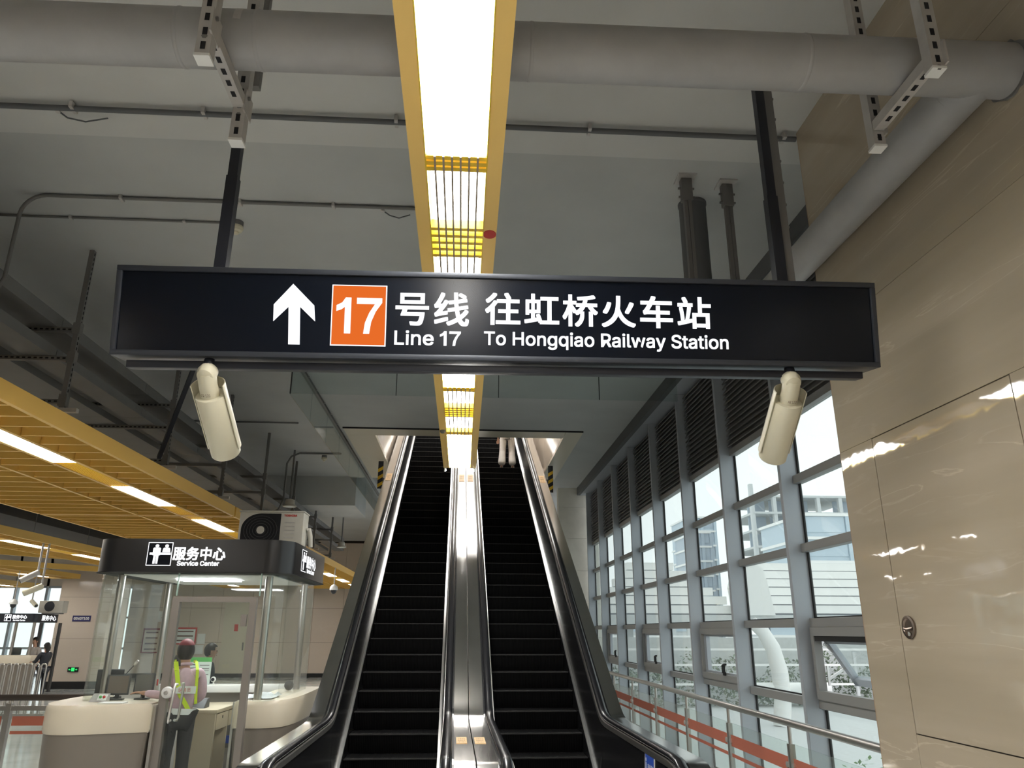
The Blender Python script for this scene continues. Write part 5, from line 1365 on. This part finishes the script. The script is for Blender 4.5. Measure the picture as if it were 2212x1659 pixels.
# white stepped canopy roof
cn = thing('canopy_roof', 'white stepped canopy roof outside the windows', 'roof', (12, 31, 2.2))
n = 6
for i in range(n):
    z0 = 2.42 + .36 * i; y = 30 + .42 * i; x0, x1 = 5.1 + .36 * i, 10.9 - .40 * i
    bx('roof_board', M['outw'], cn, x0, x1, y, y + .6, z0, z0 + .30)
    bx('groove', M['outdark'], cn, x0 + .02, x1 - .1 - .3 * (i % 3), y + .05, y + .5, z0 - .06, z0)
    x0, x1 = 12.0 - .05 * i, 27 - .3 * i
    bx('roof_board', M['outw'], cn, x0, x1, y, y + .6, z0 + .02, z0 + .32)
    bx('groove', M['outdark'], cn, x0 + .02, x1 - .4 * i, y + .05, y + .5, z0 - .04, z0 + .02)
bx('eaves_beam', M['outgrey'], cn, 5.2, 27, 29.7, 30.2, 2.0, 2.36)
rb = MB(); rb.prism([(10.5, 2.35), (12.1, 2.35), (11.9, 3.6), (11.76, 4.15), (11.2, 4.35), (10.7, 4.3), (10.4, 3.4)], 'Y', 29.6, 29.95); rb.build('white_rib', M['outw'], cn)
for x in (6.5, 11, 18, 24): bx('roof_column', M['outgrey'], cn, x - .2, x + .2, 30.5, 30.9, -.6, 2.0)
# curved white pole
cpn = thing('curved_pole', 'curved white pole standing outside the second window', 'pole', (9.2, 21, -.6))
MB().tube([(7.9, 21, 2.0), (8.18, 21, 1.75), (8.40, 21, 1.35), (8.53, 21, .75), (8.55, 21, .1), (8.45, 21, -.6)], [.16, .18, .20, .22, .22, .22], 16).build('pole', M['outw'], cpn, smooth=.8)
MB().tube([(7.7, 21.1, .30), (9.9, 21.1, .30)], .16, 12).build('cross_tube', M['outw'], cpn, smooth=.8)
# fence rails and hedge
hd = MB()
props(bx('low_wall', M['outgrey'], None, 4.5, 28, 28.0, 28.4, -.6, 1.55), 'pale low wall behind the outdoor hedge', 'wall')
for k in range(9000):
    x = random.uniform(4.5, 26); y = random.uniform(26, 27.2)
    top = .75 + .35 * math.sin(x * 1.7) + .25 * math.sin(x * 4.1 + 1)
    p = Vector((x, y, random.uniform(-.6, top))); d = Vector((random.gauss(0, 1), random.gauss(0, 1), random.gauss(.3, .7))).normalized() * random.uniform(.10, .2)
    s2 = d.cross(Vector((0, 0, 1))).normalized() * .05
    hd.add([p, p + d * .5 + s2, p + d, p + d * .5 - s2], [(0, 1, 2, 3)])
h_o = put(hd.mesh('hedge', M['tree'], fix=False), 'hedge', M['tree']); props(h_o, 'dark green hedge behind the curved pole', 'hedge', kind='stuff')
fn = thing('outdoor_fence', 'pale horizontal rail fence outside the windows', 'fence', (14, 24, -.6))
for z in (.2, .75, 1.2): bx('rail', M['outw'], fn, 5, 24, 24.0, 24.06, z, z + .06)
for x in [5 + 2.4 * k for k in range(9)]: bx('post', M['outgrey'], fn, x - .04, x + .04, 24.06, 24.14, -.6, 1.26)
# shrubs close to the glass
for i, (x, y, lab) in enumerate(((4.7, 7.6, 'leafy green shrub just outside the railing, nearer one'), (5.2, 9.2, 'leafy green shrub just outside the railing, farther one'))):
    mb = MB()
    for k in range(420):
        a, b = random.uniform(0, 2 * math.pi), random.uniform(0, 1); r = .75 * math.sqrt(b)
        p = Vector((x + r * math.cos(a), y + r * math.sin(a), random.uniform(-.5, .32))); d = Vector((random.gauss(0, 1), random.gauss(0, 1), random.gauss(.3, .6))).normalized() * .07
        s2 = d.cross(Vector((0, 0, 1))).normalized() * .025
        mb.add([p, p + d * .5 + s2, p + d, p + d * .5 - s2], [(0, 1, 2, 3)])
    t = thing('shrub', lab, 'shrub', (x, y, -.6), group='shrubs outside the glass')
    fo = put(mb.mesh('foliage', M['leaf'], fix=False), 'foliage', M['leaf'], t); fo['kind'] = 'stuff'
    MB().tube([(x, y, -.6), (x, y, .1)], .03, 8).build('stem', M['ink'], t)
# buildings
def tower(label, x0, x1, y0, z1, floors, bays, m, wm=None, frame_only=False, depth=10):
    t = thing('building', label, 'building', ((x0 + x1) / 2, y0 + depth / 2, -.6))
    fh = (z1 + .6) / floors
    if not frame_only: bx('body', m, t, x0 + .2, x1 - .2, y0 + .3, y0 + depth, -.6, z1)
    for f in range(floors + 1):
        bx('floor_slab', M['outgrey'] if frame_only else M['outw'], t, x0, x1, y0, y0 + depth, -.6 + f * fh - .12, -.6 + f * fh + .12)
    for b in range(bays + 1):
        x = x0 + (x1 - x0) * b / bays
        bx('pier', M['outgrey'] if frame_only else m, t, x - .2, x + .2, y0 + .05, y0 + .6, -.6, z1 + (1.4 if frame_only and b in (0, 2) else 0))
    if wm:
        for f in range(floors):
            for b in range(bays):
                if frame_only and (f * 7 + b * 3) % 5 == 0 and f > floors * .55: continue
                xa = x0 + (x1 - x0) * b / bays + .25; xb = x0 + (x1 - x0) * (b + 1) / bays - .25
                yy = y0 + (2.5 if frame_only else .22)
                bx('window', wm, t, xa, xb, yy, yy + .1, -.6 + f * fh + (.5 if not frame_only else .13), -.6 + (f + 1) * fh - .15)
    return t
tower('concrete tower under construction with bare floors', 33.0, 46, 84, 16.6, 9, 5, M['outgrey'], M['bluebld2'], True, 10)
tower('blue grey glass building at the right edge of the windows', 28.6, 48, 62, 11.2, 6, 5, M['bluebld'], M['bluebld'])
tower('slate blue tower beyond the third window', 29.6, 31.8, 96, 13.9, 8, 2, M['bluebld2'], M['bluebld2'])
tower('pale blue stepped tower behind the slate one', 32.6, 36.5, 108, 17.6, 9, 2, M['bluebld'], M['bluebld2'])
tower('low pale building beyond the far windows', 10, 22, 75, 5.0, 3, 8, M['outgrey'], M['bluebld'])

bpy.data.scenes.remove(_tmp)
